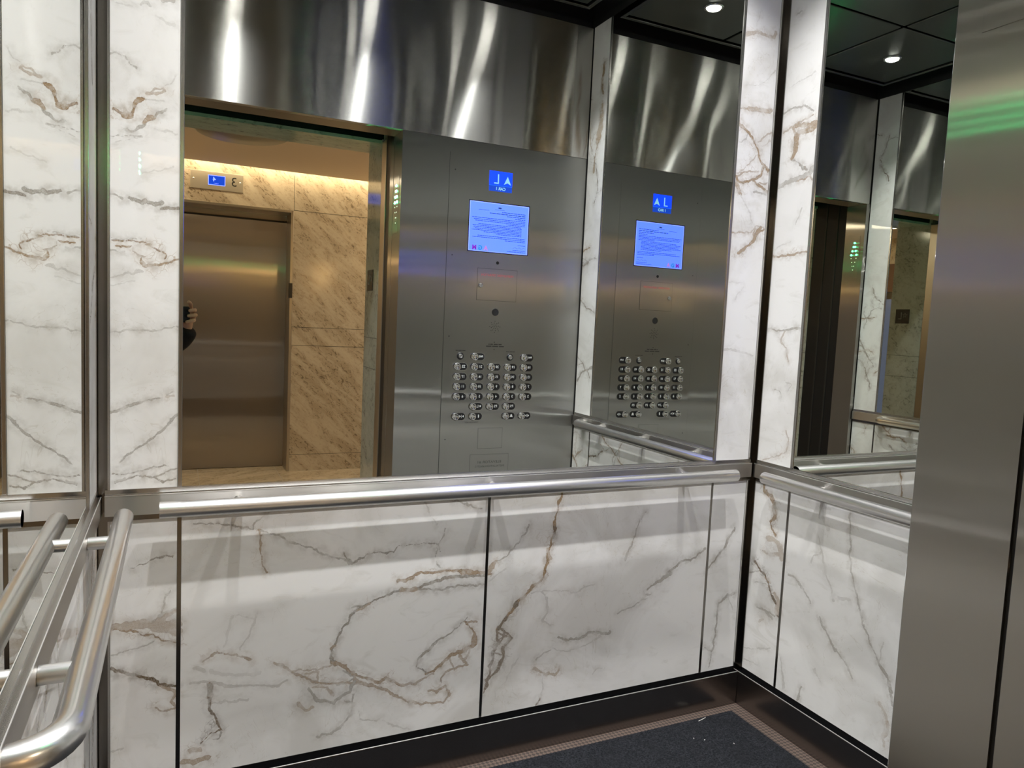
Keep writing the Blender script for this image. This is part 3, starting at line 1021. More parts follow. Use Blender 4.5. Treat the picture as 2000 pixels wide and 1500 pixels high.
def handrail(mapf, s0, s1, bend, brackets, label):
    b0 = mapf((s0 + s1) / 2, 0, RAIL_Z)
    t = thing('handrail', label, 'handrail', b0)
    STEEL_RAIL = STEEL_RAIL_X if mapf is on_back else STEEL_RAIL_Y
    STEEL_STUB = STEEL_RAIL_Y if mapf is on_back else STEEL_RAIL_X
    path = [mapf(s0, RAIL_D, RAIL_Z), mapf((s0 + s1) / 2, RAIL_D, RAIL_Z), mapf(s1, RAIL_D, RAIL_Z)]
    if bend:
        r = 0.062
        for k in range(1, 11):
            a = k / 10 * math.pi / 2
            path.append(mapf(s1 + r * math.sin(a), RAIL_D - r * (1 - math.cos(a)), RAIL_Z))
        path.append(mapf(s1 + r, -0.001 + 0.0005, RAIL_Z))
    mb = MB()
    mb.tube(path, RAIL_R, STEEL_RAIL, 48)
    rail = mb.build('rail', t)
    for s in brackets:
        mb = MB()
        mb.tube([mapf(s, 0.0115, RAIL_Z), mapf(s, RAIL_D - 0.010, RAIL_Z)], 0.0125, STEEL_STUB, 32)
        mb.build('bracket', t)
    return t


handrail(on_back, 0.134, 1.866, False, (0.31, 1.0, 1.69), 'long round steel handrail across the rear wall')
handrail(on_right, 0.117, 1.100, True, (0.31, 0.66, 1.0), 'round steel handrail on the right wall, running behind the jamb')
handrail(on_left, 0.105, 0.995, True, (0.292, 0.858), 'round steel handrail along the left wall, bent in at its near end')

# hung ceiling
mb = MB()
for a, b, c, d in ((0.085, 1.915, -0.105, -0.085), (0.085, 1.915, -1.175, -1.155), (0.085, 0.105, -1.155, -0.105), (1.895, 1.915, -1.155, -0.105)):
    mb.box(a, b, c, d, 2.792, 2.83, STEEL_CEIL)
mb.box(0.085, 1.915, -1.175, -0.085, 2.832, 2.85, DARK)
struct('trim_6', mb, 'dark steel edge frame of the hung ceiling', 'ceiling frame', 0.003)
XS = [0.107, 0.698, 1.302, 1.893]
YS = [-0.107, -0.585, -1.153]
corner = {(0, 0): 'rear left', (1, 0): 'rear middle', (2, 0): 'rear right', (0, 1): 'front left', (1, 1): 'front middle', (2, 1): 'front right'}
for i in range(3):
    for j in range(2):
        mb = MB()
        mb.box(XS[i] + 0.008, XS[i + 1] - 0.008, YS[j] - 0.008, YS[j + 1] + 0.008, 2.80, 2.825, STEEL_CEIL)
        o = mb.build('ceiling_panel', None, 0.004)
        tag(o, 'dark steel %s panel of the hung ceiling round its downlight' % corner[(i, j)], 'ceiling panel', 'hung ceiling panels')

LAMPS = [(x, y, row, side) for y, row in ((-0.875, 'front'), (-0.345, 'rear')) for x, side in ((0.40, 'left'), (1.0, 'middle'), (1.60, 'right'))]
for x, LY, row, side in LAMPS:
    t = thing('downlight', 'round lit downlight in the %s %s ceiling panel' % (row, side), 'ceiling light', (x, LY, 2.80), 'ceiling downlights')
    mb = MB()
    mb.lathe((x, LY, 2.80), (0, 0, -1), [(0.046, 0.0), (0.046, 0.004), (0.040, 0.006), (0.033, 0.003), (0.033, 0.0005)], CHROME)
    mb.build('trim_ring', t)
    mb = MB()
    mb.lathe((x, LY, 2.80), (0, 0, -1), [(0.0325, 0.001), (0.031, 0.008), (0.024, 0.0115), (0.012, 0.0130), (0.001, 0.0135)], LENS)
    mb.build('lens', t)
    lamp('downlight_beam', 'SPOT', (x, LY, 2.765), LAMP_POWER, LAMP_COLOR, t, spot_size=R(104), spot_blend=1.0, shadow_soft_size=0.020)

# floor mat and lint
mb = MB()
mb.box(0.078, 1.922, -1.21, -0.061, 0.0, 0.007, CARPET)
mat_o = mb.build('floor_mat', None, 0.002)
tag(mat_o, 'charcoal carpet mat on the brown woven floor', 'mat')
for k, (x, y, a, ln, lab) in enumerate(((1.785, -0.073, 0.25, 0.020, 'pale scrap lying on the rear edge of the dark mat'), (1.684, -0.155, 0.9, 0.003, 'tiny white lint speck on the mat, left of its neighbour'),
                                        (1.712, -0.174, 0.2, 0.0025, 'tiny white lint speck on the mat, right of its neighbour'), (1.788, -0.224, 1.2, 0.0025, 'tiny white lint speck alone on the mat near its right edge'))):
    mb = MB()
    c, s = math.cos(a), math.sin(a)
    pts = [(x + u * c - v * s, y + u * s + v * c) for u, v in ((-ln, -0.001), (0, -0.0012), (ln, -0.0004), (ln * 0.9, 0.0006), (0, 0.0002), (-ln * 0.9, 0.0007))]
    mb.prism(pts, lambda u, v, d: (u, v, 0.0071 + d), 0.0, 0.0012, LINT)
    tag(mb.build('lint'), lab, 'lint', 'lint on the mat')

# ------------------------------------------------------------------ front wall of the car (behind the camera's picture, seen in the mirrors)
wf = thing('wall_front', 'brushed steel front wall of the car with its open doorway', 'wall', (1.5, -F, 0), kind='structure')
mb = MB()
mb.box(0.002, W - 0.002, -F - 0.03, -F, HEAD, ZT, STEEL_UP)
mb.build('transom', wf, 0.001)
mb = MB()
mb.box(0.002, OPEN_R + 0.02, -1.404, -F - 0.0305, HEAD, HEAD + 0.03, STEEL_SIDE_X)
mb.build('soffit', wf)
mb = MB()
mb.box(OPEN_R, W - 0.006, -F - 0.0005, -F, 0.0, HEAD - 0.002, STEEL_SIDE_X)
mb.build('return_panel', wf)
mb = MB()
mb.box(OPEN_R, OPEN_R + 0.03, -1.3925, -F - 0.0006, 0.0, HEAD - 0.001, STEEL_SIDE_Y)
mb.build('jamb', wf)
mb = MB()
mb.box(0.002, OPEN_L, -1.404, -F + 0.002, 0.0, HEAD - 0.001, STEEL_SIDE_Y)
mb.build('jamb', wf, 0.001)
mb = MB()
mb.box(-0.06, W + 0.06, -1.40, -F - 0.031, ZT - 0.02, 2.98, DARK)
mb.box(OPEN_R + 0.031, W + 0.06, -1.40, -F - 0.001, 0.0, ZT - 0.02, DARK)
mb.box(-0.06, 0.0015, -1.404, -F - 0.031, 0.0, ZT - 0.02, DARK)
mb.build('backing', wf)

# door pocket and landing frame
pk = thing('trim_7', 'black door pocket between car and landing with the steel landing frame', 'door pocket', (1.06, -1.5, 0), kind='structure')
mb = MB()
mb.box(OPEN_R + 0.004, OPEN_R + 0.06, -1.537, -1.3927, 0, 2.4, BLACK)
mb.box(-0.06, OPEN_L - 0.004, -1.652, -1.4042, 0, 2.4, BLACK)
mb.box(-0.06, OPEN_R + 0.06, -1.645, -1.4045, 2.30, 2.42, BLACK)
mb.box(OPEN_L, OPEN_R, -1.60, -1.445, -0.05, -0.012, BLACK)
mb.box(-0.06, OPEN_R + 0.06, -1.6455, -1.640, 2.166, 2.30, BLACK)  # black sheet paints the shade of the gap over the header's back
mb.build('gap', pk)
mb = MB()
mb.box(OPEN_R, OPEN_R + 0.03, -1.46, -1.3985, 0, 2.2, STEEL_SIDE_Y)
mb.build('door_edge', pk, 0.001)
mb = MB()
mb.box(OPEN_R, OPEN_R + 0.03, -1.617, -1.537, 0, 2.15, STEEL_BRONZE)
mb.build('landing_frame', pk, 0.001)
for y in (-1.47, -1.56):
    mb = MB()
    mb.box(OPEN_L - 0.02, OPEN_L - 0.001, y - 0.006, y + 0.006, 0, 2.28, DARK)
    mb.build('rib', pk, 0.001)

# ------------------------------------------------------------------ car operating panel
PX, PY = 1.54, -F + 0.0002
cop = thing('control_panel', 'brushed steel car operating panel full of round buttons, right of the doorway', 'control panel', (PX, -F, 1.0))
FP = -F + 0.0022                 # its face
mb = MB()
mb.box(1.2833, 1.3000, -F + 0.0001, -F + 0.0006, 0.352, 2.0714, INK)
mb.build('seam', cop)
mb = MB()
mb.box(1.2850, 1.7965, -F + 0.0007, FP, 0.352, 2.0715, STEEL_SIDE_X)
mb.build('faceplate', cop)
for z in (1.995, 1.611, 1.238, 0.754):
    mb = MB()
    mb.disc((1.311, FP, z), (0, 1, 0), 0.0032, 0.0006, INK, 12)
    mb.build('screw', cop)
# floor display
mb = MB()
mp_ = face_front(1.5385, FP, 1.967)
mb.prism([(-0.0585, -0.046), (0.0585, -0.046), (0.0585, 0.046), (-0.0585, 0.046)], mp_, 0, 0.0006, SCREEN_BLUE)
mb.prism([(-0.0585, -0.046), (0.0585, -0.046), (0.0585, -0.020), (-0.0585, -0.020)], mp_, 0, 0.0008, SCREEN_BLUE_LOW)
mb.prism([(-0.0585, -0.0205), (0.0585, -0.0205), (0.0585, -0.0192), (-0.0585, -0.0192)], mp_, 0, 0.001, LOGO_G)
mb.prism([(-0.0345, 0.027), (-0.016, -0.012), (-0.0345, -0.003), (-0.053, -0.012)], mp_, 0, 0.0011, SCREEN_GLYPH)
mb.prism([(0.010, 0.033), (0.016, 0.033), (0.016, -0.006), (0.034, -0.006), (0.034, -0.0115), (0.010, -0.0115)], mp_, 0, 0.0011, SCREEN_GLYPH)
letters(mb, 'CAR 1', 0.0185, lambda u, v, d: mp_(u, v - 0.0335, d), SCREEN_GLYPH, 0.0011, bold=0.0007)
d_ = mb.build('floor_display', cop)
d_['label'] = 'bright blue display with an up arrow, L and CAR 1'
# notice screen
mb = MB()
sc = face_front(1.540, FP, 1.7525)
hw, hh = 0.1515, 0.1135
mb.prism([(-hw - 0.004, -hh - 0.004), (hw + 0.004, -hh - 0.004), (hw + 0.004, hh + 0.004), (-hw - 0.004, hh + 0.004)], sc, 0, 0.0004, BLACK_GLOSS)
mb.prism([(-hw, -hh), (hw, -hh), (hw, hh), (-hw, hh)], sc, 0, 0.0006, SCREEN_EDGE)
mb.prism([(-hw + 0.003, -hh + 0.002), (hw - 0.003, -hh + 0.002), (hw - 0.003, hh - 0.003), (-hw + 0.003, hh - 0.003)], sc, 0, 0.0008, SCREEN_PALE)
rt = random.Random(3)


def sline(x0, x1, y, h=0.0027):
    bars(mb, x0, x1, y, h, sc, SCREEN_TEXT, rt, 0.0010)


mb.prism([(-0.006, 0.089), (0.006, 0.089), (0.010, 0.0925), (0.006, 0.096), (-0.006, 0.096), (-0.010, 0.0925)], sc, 0, 0.001, SCREEN_TEXT)
sline(-0.024, 0.024, 0.0835, 0.0014)
sline(0.055, 0.107, 0.0775, 0.0018)
for x0, x1, y, h in ((-0.134, -0.010, 0.0745, 0.0030), (-0.134, 0.050, 0.0660, 0.0036), (-0.134, -0.036, 0.0575, 0.0030), (-0.134, -0.080, 0.0490, 0.0030)):
    sline(x0, x1, y, h)
for x0, x1, y in ((-0.134, 0.138, 0.0410), (-0.134, 0.129, 0.0335), (-0.134, 0.124, 0.0265), (-0.134, -0.035, 0.0195), (-0.114, 0.108, 0.0120), (-0.117, 0.134, 0.0050), (-0.117, 0.129, -0.0020),
                  (-0.117, 0.122, -0.0090), (-0.117, 0.138, -0.0160), (-0.117, 0.082, -0.0230), (-0.117, 0.013, -0.0300), (-0.136, 0.112, -0.0410), (-0.136, 0.134, -0.0485), (-0.136, -0.030, -0.0560)):
    sline(x0, x1, y)
sline(-0.138, -0.100, -0.0725, 0.0022)
mb.tube([sc(-0.136 + 0.006 * k, -0.085 + 0.0035 * math.sin(k * 1.7), 0.001) for k in range(11)], 0.0006, SCREEN_TEXT, 6)
sline(-0.140, -0.075, -0.0965, 0.0024)
sline(-0.140, -0.045, -0.1040, 0.0024)
for ch, u, mt in (('A', 0.064, LOGO_A), ('G', 0.092, LOGO_G), ('M', 0.122, LOGO_M)):
    letters(mb, ch, 0.0275, lambda uu, v, d, u=u: sc(uu + u, v - 0.0985, d), mt, 0.0011, bold=0.0014)
s_ = mb.build('notice_screen', cop)
s_['label'] = 'pale blue screen showing a printed notice with a coloured AGM'
mb = MB()
mb.disc((1.540, FP, 1.591), (0, 1, 0), 0.0075, 0.001, BLACK_GLOSS, 20)
mb.build('sensor_dot', cop)
# firefighters' cabinet
mb = MB()
cab = face_front(1.542, FP, 1.487)
mb.prism([(-0.103, -0.075), (0.103, -0.075), (0.103, 0.075), (-0.103, 0.075)], cab, 0, 0.0002, INK)
mb.prism([(-0.1015, -0.0735), (0.1015, -0.0735), (0.1015, 0.0735), (-0.1015, 0.0735)], cab, 0, 0.0008, STEEL_SIDE_X)
letters(mb, "FIREFIGHTERS' OPERATION", 0.015, lambda u, v, d: cab(u, v + 0.044, d), RED_INK, 0.0012, width=0.165)
dr = mb.build('service_door', cop)
dr['label'] = "small flush door with red FIREFIGHTERS' OPERATION lettering"
mb = MB()
mb.lathe((1.458, FP + 0.0008, 1.481), (0, 1, 0), [(0.0105, 0.0), (0.0105, 0.006), (0.0085, 0.008), (0.004, 0.008), (0.0035, 0.005), (0.0003, 0.005)], CHROME)
mb.build('lock', dr)
mb = MB()
mb.lathe((1.539, FP, 1.359), (0, 1, 0), [(0.0175, 0.0), (0.0170, 0.002), (0.0150, 0.0015), (0.0003, 0.0015)], BLACK_GLOSS)
mb.build('camera_window', cop)
mb = MB()
for ring, n in ((0.0, 1), (0.0095, 6), (0.018, 8), (0.0265, 8)):
    for k in range(n):
        a = 2 * math.pi * k / n + (0.2 if ring == 0.018 else 0)
        mb.disc((1.540 + ring * math.cos(a), FP, 1.290 + ring * math.sin(a)), (0, 1, 0), 0.0022, 0.0004, INK, 10)
mb.build('speaker_grille', cop)
mb = MB()
for u, v in ((0.0, 1.2165), (0.0, 1.183)):
    mb.disc((1.541, FP, v), (0, 1, 0), 0.0028, 0.0006, INK, 12)
tx = face_front(1.5455, FP, 0)
bars(mb, -0.034, 0.034, 1.2065, 0.0052, tx, INK, rt)
bars(mb, -0.046, 0.046, 1.1970, 0.0052, tx, INK, rt)
mb.build('call_light', cop)

KX = (1.3555, 1.4415, 1.5280, 1.6135, 1.6995)
rows = [(1.098, ('22', '21', '20', '19', '18')), (1.0505, ('17', '16', '15', '14', '12')), (1.0035, ('11', '10', '9', '8', '7')), (0.9560, ('6', '5', '4', '3', '2')),
        (0.9088, (None, '*L', 'P2', 'P3', None)), (0.8618, ('><', 'phone', None, 'bell', '<>')), (1.146, (None, 'PH2', None, None, 'PH1'))]


def pill(u0, u1, r):
    pts = [(u1 - r + r * math.cos(a), r * math.sin(a)) for a in np.linspace(-math.pi / 2, math.pi / 2, 12)]
    return pts + [(u0 + r + r * math.cos(a), r * math.sin(a)) for a in np.linspace(math.pi / 2, 1.5 * math.pi, 12)]


def star(cu, cv, r):
    return [(cu + (r if k % 2 == 0 else r * 0.42) * math.sin(k * math.pi / 5), cv + (r if k % 2 == 0 else r * 0.42) * math.cos(k * math.pi / 5)) for k in range(10)]


for z, labs in rows:
    for kx, lb in zip(KX, labs):
        if lb is None:
            continue
        mf = face_front(kx, FP, z)          # u < 0 lies to the left of the knob for someone facing the panel
        mb = MB()
        mb.prism(pill(-0.0525, 0.0205, 0.0185), mf, 0, 0.0012, STEEL_TRIM)
        mb.prism(pill(-0.0510, 0.0190, 0.0170), mf, 0, 0.0022, BLACK_GLOSS)
        lm = lambda u, v, d: mf(u - 0.033, v + 0.001, d)
        if lb == '*L':
            mb.prism(star(-0.0065, 0.001, 0.0065), lm, 0, 0.0026, WHITE_INK)
            letters(mb, 'L', 0.018, lambda u, v, d: lm(u + 0.0065, v, d), WHITE_INK, 0.0026, bold=0.0003)
        elif lb in ('><', '<>'):
            sgn = 1 if lb == '><' else -1
            for side in (-1, 1):
                base = side * (0.0105 if sgn == 1 else 0.004)
                tip = side * (0.004 if sgn == 1 else 0.0105)
                mb.prism([(base, 0.006), (base, -0.006), (tip, 0.0)][::side], lm, 0, 0.0026, WHITE_INK)
            mb.prism([(-0.0007, -0.0075), (0.0007, -0.0075), (0.0007, 0.0075), (-0.0007, 0.0075)], lm, 0, 0.0026, WHITE_INK)
        elif lb == 'phone':
            arc = [(0.004 * math.cos(a) + 0.001, 0.0085 * math.sin(a)) for a in np.linspace(math.pi * 0.55, math.pi * 1.45, 9)]
            arc += [(0.0008 * math.cos(a) + 0.003, 0.006 * math.sin(a)) for a in np.linspace(math.pi * 1.4, math.pi * 0.6, 9)]
            mb.prism(arc, lm, 0, 0.0026, WHITE_INK)
        elif lb == 'bell':
            mb.prism([(-0.0085, -0.006), (0.0085, -0.006), (0.0055, -0.002), (0.0045, 0.005), (0, 0.008), (-0.0045, 0.005), (-0.0055, -0.002)], lm, 0, 0.0026, WHITE_INK)
        else:
            letters(mb, lb, 0.0165 if len(lb) < 3 else 0.0125, lm, WHITE_INK, 0.0026, bold=0.0003)
        bt = mb.build('button', cop)
        mb = MB()
        mb.lathe((kx, FP + 0.0022, z), (0, 1, 0), [(0.0178, 0.0), (0.0178, 0.0085), (0.0160, 0.0105), (0.0125, 0.0108), (0.0115, 0.0095), (0.006, 0.0085), (0.0003, 0.0082)], CHROME, 32)
        mb.build('knob', bt)
for kx in (1.371, 1.626):
    mb = MB()
    mb.lathe((kx, FP, 1.147), (0, 1, 0), [(0.0175, 0.0), (0.0170, 0.0015), (0.0105, 0.002)], BLACK_GLOSS)
    bars(mb, -0.024, 0.024, 1.1735, 0.0032, face_front(kx, FP, 0), INK, rt)
    ks = mb.build('key_switch', cop)
    mb = MB()
    mb.lathe((kx, FP + 0.0018, 1.147), (0, 1, 0), [(0.0105, 0.0), (0.0105, 0.006), (0.0085, 0.0075), (0.0045, 0.0075), (0.004, 0.005), (0.0003, 0.005)], CHROME)
    mb.build('barrel', ks)
mb = MB()
letters(mb, 'PUSH FOR HELP', 0.0085, face_front(1.4395, FP, 0.8330), INK, 0.0005, width=0.066)
mb.build('caption', cop)
for u0, u1, z0, z1, nm in ((1.476, 1.604, 0.705, 0.805, 'blank_plate'), (1.440, 1.642, 0.585, 0.677, 'data_plate')):
    mb = MB()
    mb.box(u0, u1, FP, FP + 0.0002, z0, z1, INK)
    mb.box(u0 + 0.0012, u1 - 0.0012, FP + 0.0001, FP + 0.0005, z0 + 0.0012, z1 - 0.0012, STEEL_SIDE_X)
    if nm == 'data_plate':
        letters(mb, 'ELEVATOR #1', 0.017, face_front(1.541, FP, 0.6385), INK, 0.0008, width=0.122)
        letters(mb, 'INSTALLATION #065712', 0.0125, face_front(1.544, FP, 0.6180), INK, 0.0008, width=0.152)
    mb.build(nm, cop)

# ------------------------------------------------------------------ arrow lanterns on both jambs
ROWS = [(1.902, 0.0), (1.878, 0.0052), (1.853, 0.0118), (1.829, 0.0182), (1.808, 0.0178), (1.784, 0.0115), (1.760, 0.0055), (1.737, 0.0)]
for x, nx, yc, lab in ((OPEN_R, -1, -1.335, 'green lit LED arrow lantern on the jamb beside the control panel'), (OPEN_L, 1, -1.327, 'green lit LED arrow lantern on the left jamb, seen in the right mirror')):
    t = thing('arrow_lantern', lab, 'arrow lantern', (x, yc, 1.82), 'LED arrow lanterns')
    mb = MB()
    mb.box(x, x + nx * 0.0012, yc - 0.036, yc + 0.036, 1.690, 1.945, STEEL_SIDE_Y)
    mb.build('plate', t, 0.0005)
    for i, (z, h) in enumerate(ROWS):
        for sg in ((0,) if h == 0 else (-1, 1)):
            mb = MB()
            on = i < 4
            r = 0.0056 if on else 0.0030
            mb.lathe((x + nx * 0.0012, yc + sg * h, z), (nx, 0, 0), [(r, 0.0), (r * 0.9, r * 0.45), (r * 0.5, r * 0.8), (r * 0.05, r * 0.9)], LED_GREEN if on else LED_OFF, 14)
            l_ = mb.build('led', t)
            l_['label'] = 'glowing green LED' if on else 'small unlit LED'

# ------------------------------------------------------------------ lobby
LW, LF, LC = -1.88, -4.24, 2.417          # near wall face, far wall face, ceiling height
XL, XR = -1.7, 3.2
mb = MB()
mb.box(XL, XR, -4.6, -1.43, -0.05, 0.0, STONE_FLOOR)
for y in (-2.55, -3.15, -3.75, -4.35):
    mb.box(XL, XR, y - 0.0015, y + 0.0015, -0.001, 0.0003, GREY_INK)
for x in (-0.6, 0.33, 0.93, 1.53, 2.4):
    mb.box(x - 0.0015, x + 0.0015, -4.6, -1.43, -0.001, 0.0003, GREY_INK)
struct('floor_lobby', mb, 'beige stone tiled lobby floor outside the car', 'floor')
mb = MB()
mb.box(XL, XR, -4.10, -1.655, LC, LC + 0.05, LOBBY_CEIL)
mb.box(XL, XR, -4.26, -4.05, LC + 0.13, LC + 0.18, LOBBY_CEIL)
mb.box(XL, XR, -4.11, -4.10, LC + 0.0, LC + 0.13, LOBBY_CEIL)
struct('ceiling_lobby', mb, 'tan lobby ceiling with a light slot along the far wall', 'ceiling')
mb = MB()
mb.box(XL, OPEN_L - 0.012, LW, -1.653, 0, LC + 0.1, STONE)
mb.box(OPEN_R + 0.012, XR, LW, -1.618, 0, LC + 0.1, STONE)
mb.box(OPEN_L - 0.012, OPEN_R + 0.012, LW, -1.646, 2.165, LC + 0.1, STONE)
mb.box(OPEN_L - 0.012, OPEN_L, LW - 0.002, -1.652, 0, 2.165, STONE_GREEN)
mb.box(OPEN_R, OPEN_R + 0.012, LW - 0.002, -1.618, 0, 2.165, STONE_GREEN)
mb.box(OPEN_L, OPEN_R, LW - 0.002, -1.640, 2.150, 2.1655, STONE_GREEN)
for z in (1.205, 1.05, 0.14):
    mb.box(OPEN_R - 0.0003, OPEN_R + 0.001, LW - 0.003, -1.618, z - 0.0012, z + 0.0012, INK)
    mb.box(OPEN_L - 0.001, OPEN_L + 0.0003, LW - 0.003, -1.652, z - 0.0012, z + 0.0012, INK)
struct('wall_lobby_near', mb, 'stone lobby wall around the open car doorway with grey green marble reveals', 'wall')
DR = 1.022
mb = MB()
mb.box(DR, XR, LF - 0.3, LF, 0, LC + 0.14, STONE)
mb.box(XL, -0.03, LF - 0.3, LF, 0, LC + 0.14, STONE)
mb.box(-0.03, DR, LF - 0.3, LF, 2.140, LC + 0.14, STONE)
for z in (2.140, 1.20, 1.05, 0.14):
    mb.box(DR, XR, LF - 0.001, LF + 0.0004, z - 0.0015, z + 0.0015, INK)
mb.box(DR - 0.0015, DR + 0.0015, LF - 0.001, LF + 0.0004, 2.14, LC, INK)
mb.box(1.9, 1.903, LF - 0.001, LF + 0.0004, 0, LC, INK)
struct('wall_lobby_far', mb, 'polished beige stone wall across the lobby', 'wall')
mb = MB()
mb.box(XR, XR + 0.1, -4.6, -1.6, 0, 2.7, STONE)
struct('wall_lobby_right', mb, 'stone end wall of the lobby', 'wall')
mb = MB()
mb.box(XL - 0.1, XL, -4.6, -1.6, 0, 2.7, STONE)
struct('wall_lobby_left', mb, 'stone end wall of the lobby behind the person', 'wall')
# glazed door at the lobby's end
gd = thing('door_2', 'dark framed glazed door at the end of the lobby with bluish light', 'door', (XR, -3.3, 0), kind='structure')
mb = MB()
mb.box(XR - 0.03, XR - 0.012, -3.85, -2.55, 0.0, 1.76, DOOR_GLASS)
mb.build('pane', gd)
mb = MB()
mb.box(XR - 0.04, XR - 0.001, -3.9, -2.5, 1.76, 1.84, BLACK_GLOSS)
mb.box(XR - 0.04, XR - 0.001, -3.9, -3.85, 0, 1.76, BLACK_GLOSS)
mb.box(XR - 0.04, XR - 0.001, -2.55, -2.5, 0, 1.76, BLACK_GLOSS)
mb.build('frame', gd)
mb = MB()
mb.box(XR - 0.03, XR - 0.001, -3.9, -2.5, 1.84, 2.14, BROWN_PANEL)
mb.build('transom_panel', gd)

# elevator door across the lobby
ed = thing('door_1', 'closed brushed steel elevator door across the lobby', 'elevator door', (0.5, -4.45, 0), kind='structure')
mb = MB()
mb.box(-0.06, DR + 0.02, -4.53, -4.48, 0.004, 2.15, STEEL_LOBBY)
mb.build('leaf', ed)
mb = MB()
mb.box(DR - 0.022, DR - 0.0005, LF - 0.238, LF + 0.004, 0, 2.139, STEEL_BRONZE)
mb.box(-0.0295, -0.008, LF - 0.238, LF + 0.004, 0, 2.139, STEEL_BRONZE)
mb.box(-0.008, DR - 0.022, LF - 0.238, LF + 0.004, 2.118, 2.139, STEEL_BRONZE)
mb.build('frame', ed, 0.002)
mb = MB()
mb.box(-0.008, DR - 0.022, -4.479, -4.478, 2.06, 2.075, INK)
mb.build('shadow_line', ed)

# landing indicator over that door
hi = thing('floor_indicator', 'steel plate with a small blue display and a number 3 above the elevator door', 'floor indicator', (0.444, LF, 2.30))
mb = MB()
mb.box(0.254, 0.634, LF, LF + 0.004, 2.233, 2.368, STEEL_SOFT)
mb.build('plate', hi, 0.001)
mb = MB()
hd = face_front(0.4415, LF + 0.004, 2.305)
mb.prism([(-0.061, -0.037), (0.061, -0.037), (0.061, 0.037), (-0.061, 0.037)], hd, 0, 0.0008, SCREEN_EDGE)
mb.prism([(-0.057, -0.033), (0.057, -0.033), (0.057, 0.033), (-0.057, 0.033)], hd, 0, 0.0011, SCREEN_BLUE_LOW)
letters(mb, '4', 0.044, lambda u, v, d: hd(u + 0.018, v + 0.006, d), WHITE_GLOW if 'WHITE_GLOW' in globals() else SCREEN_EDGE, 0.0014, bold=0.001)
letters(mb, 'CAR 3', 0.012, lambda u, v, d: hd(u + 0.004, v - 0.0245, d), SCREEN_EDGE, 0.0014)
mb.build('display', hi)
mb = MB()
letters(mb, '3', 0.098, face_front(0.5665, LF + 0.004, 2.303), INK, 0.0008)
mb.build('number', hi)
for x in (0.277, 0.611):
    mb = MB()
    mb.lathe((x, LF + 0.004, 2.3055), (0, 1, 0), [(0.006, 0.0), (0.005, 0.002), (0.0003, 0.003)], CHROME, 14)
    mb.build('screw', hi)
mb = MB()
mb.box(1.008 - 0.018, 1.008 + 0.012, LF + 0.0045, LF + 0.010, 1.435, 1.555, BLACK_GLOSS)
tag(mb.build('jamb_plate', None, 0.001), 'small black plate on the frame of the elevator door across the lobby', 'sign', 'black jamb plates')
mb = MB()
mb.box(OPEN_R - 0.003, OPEN_R - 0.0002, -1.834, -1.722, 1.443, 1.548, BLACK_GLOSS)
jp = face_left(OPEN_R - 0.003, -1.778, 1.4955)
mb2 = jp
st_o = star(-0.021, 0.008, 0.021)
st_i = star(-0.021, 0.008, 0.0155)
for k in range(10):
    mb.prism([st_o[k], st_o[(k + 1) % 10], st_i[(k + 1) % 10], st_i[k]], jp, 0, 0.0012, GREY_INK)
mb.prism([(0.006, 0.029), (0.0115, 0.029), (0.0115, -0.0155), (0.034, -0.0155), (0.034, -0.021), (0.006, -0.021)], jp, 0, 0.0012, GREY_INK)
tag(mb.build('jamb_plate', None, 0.0006), 'black plate with a star and an L on the green marble reveal', 'sign', 'black jamb plates')

# lobby lights
mb = MB()
mb.box(XL + 0.1, XR - 0.1, -4.19, -4.16, LC + 0.105, LC + 0.118, COVE_GLOW)
cv = tag(mb.build('cove_light'), 'warm strip light in the lobby ceiling slot above the far stone wall', 'strip light')
lamp('cove_beam', 'AREA', (0.75, -4.155, LC + 0.10), COVE_POWER, (1.0, 0.79, 0.50), cv, rot=(R(-14), 0, 0), shape='RECTANGLE', size=4.2, size_y=0.04)


def sconce(x, y, ny, z, label):
    t = thing('wall_sconce', label, 'wall lamp', (x, y, z), 'lobby wall sconces')
    mb = MB()
    mb.box(x - 0.05, x + 0.05, y, y + ny * 0.012, z - 0.07, z + 0.07, STEEL_BRONZE)
    mb.build('backplate', t, 0.003)
    mb = MB()
    mb.lathe((x, y + ny * 0.065, z - 0.13), (0, 0, 1), [(0.002, 0.0), (0.03, 0.004), (0.045, 0.05), (0.05, 0.13), (0.045, 0.21), (0.03, 0.256), (0.002, 0.26)], SCONCE_GLOW)
    mb.build('shade', t)
    lamp('sconce_bulb', 'POINT', (x, y + ny * 0.16, z + 0.02), SCONCE_POWER, (1.0, 0.62, 0.26), t, shadow_soft_size=0.04)
    return t


sconce(1.66, LW, -1, 1.745, 'glowing amber wall sconce beside the car doorway')
sconce(2.02, LF, 1, 1.80, 'glowing amber wall sconce on the far stone wall')
sconce(-0.72, LF, 1, 1.80, 'glowing amber wall sconce left of the elevator door across the lobby')
for x, lab in ((2.35, 'added warm fill light, round, at the unseen right end of the lobby'), (-1.05, 'added warm fill light, round, at the unseen left end of the lobby')):
    t = thing('lobby_fill_light', lab, 'ceiling light', (x, -3.0, LC), 'added lobby fill lights')
    mb = MB()
    mb.lathe((x, -3.0, LC), (0, 0, -1), [(0.20, 0.0), (0.20, 0.010), (0.178, 0.012), (0.176, 0.002)], STEEL_SOFT, 40)
    mb.build('trim_ring', t)
    mb = MB()
    mb.disc((x, -3.0, LC - 0.001), (0, 0, -1), 0.175, 0.004, COVE_GLOW, 40)
    mb.build('lens', t)
    lamp('lobby_fill_beam', 'AREA', (x, -3.0, LC - 0.014), LOBBY_FILL_POWER, (1.0, 0.84, 0.62), t, shape='DISK', size=0.35)  # unseen lamp and fixture added to lift the lobby's brightness
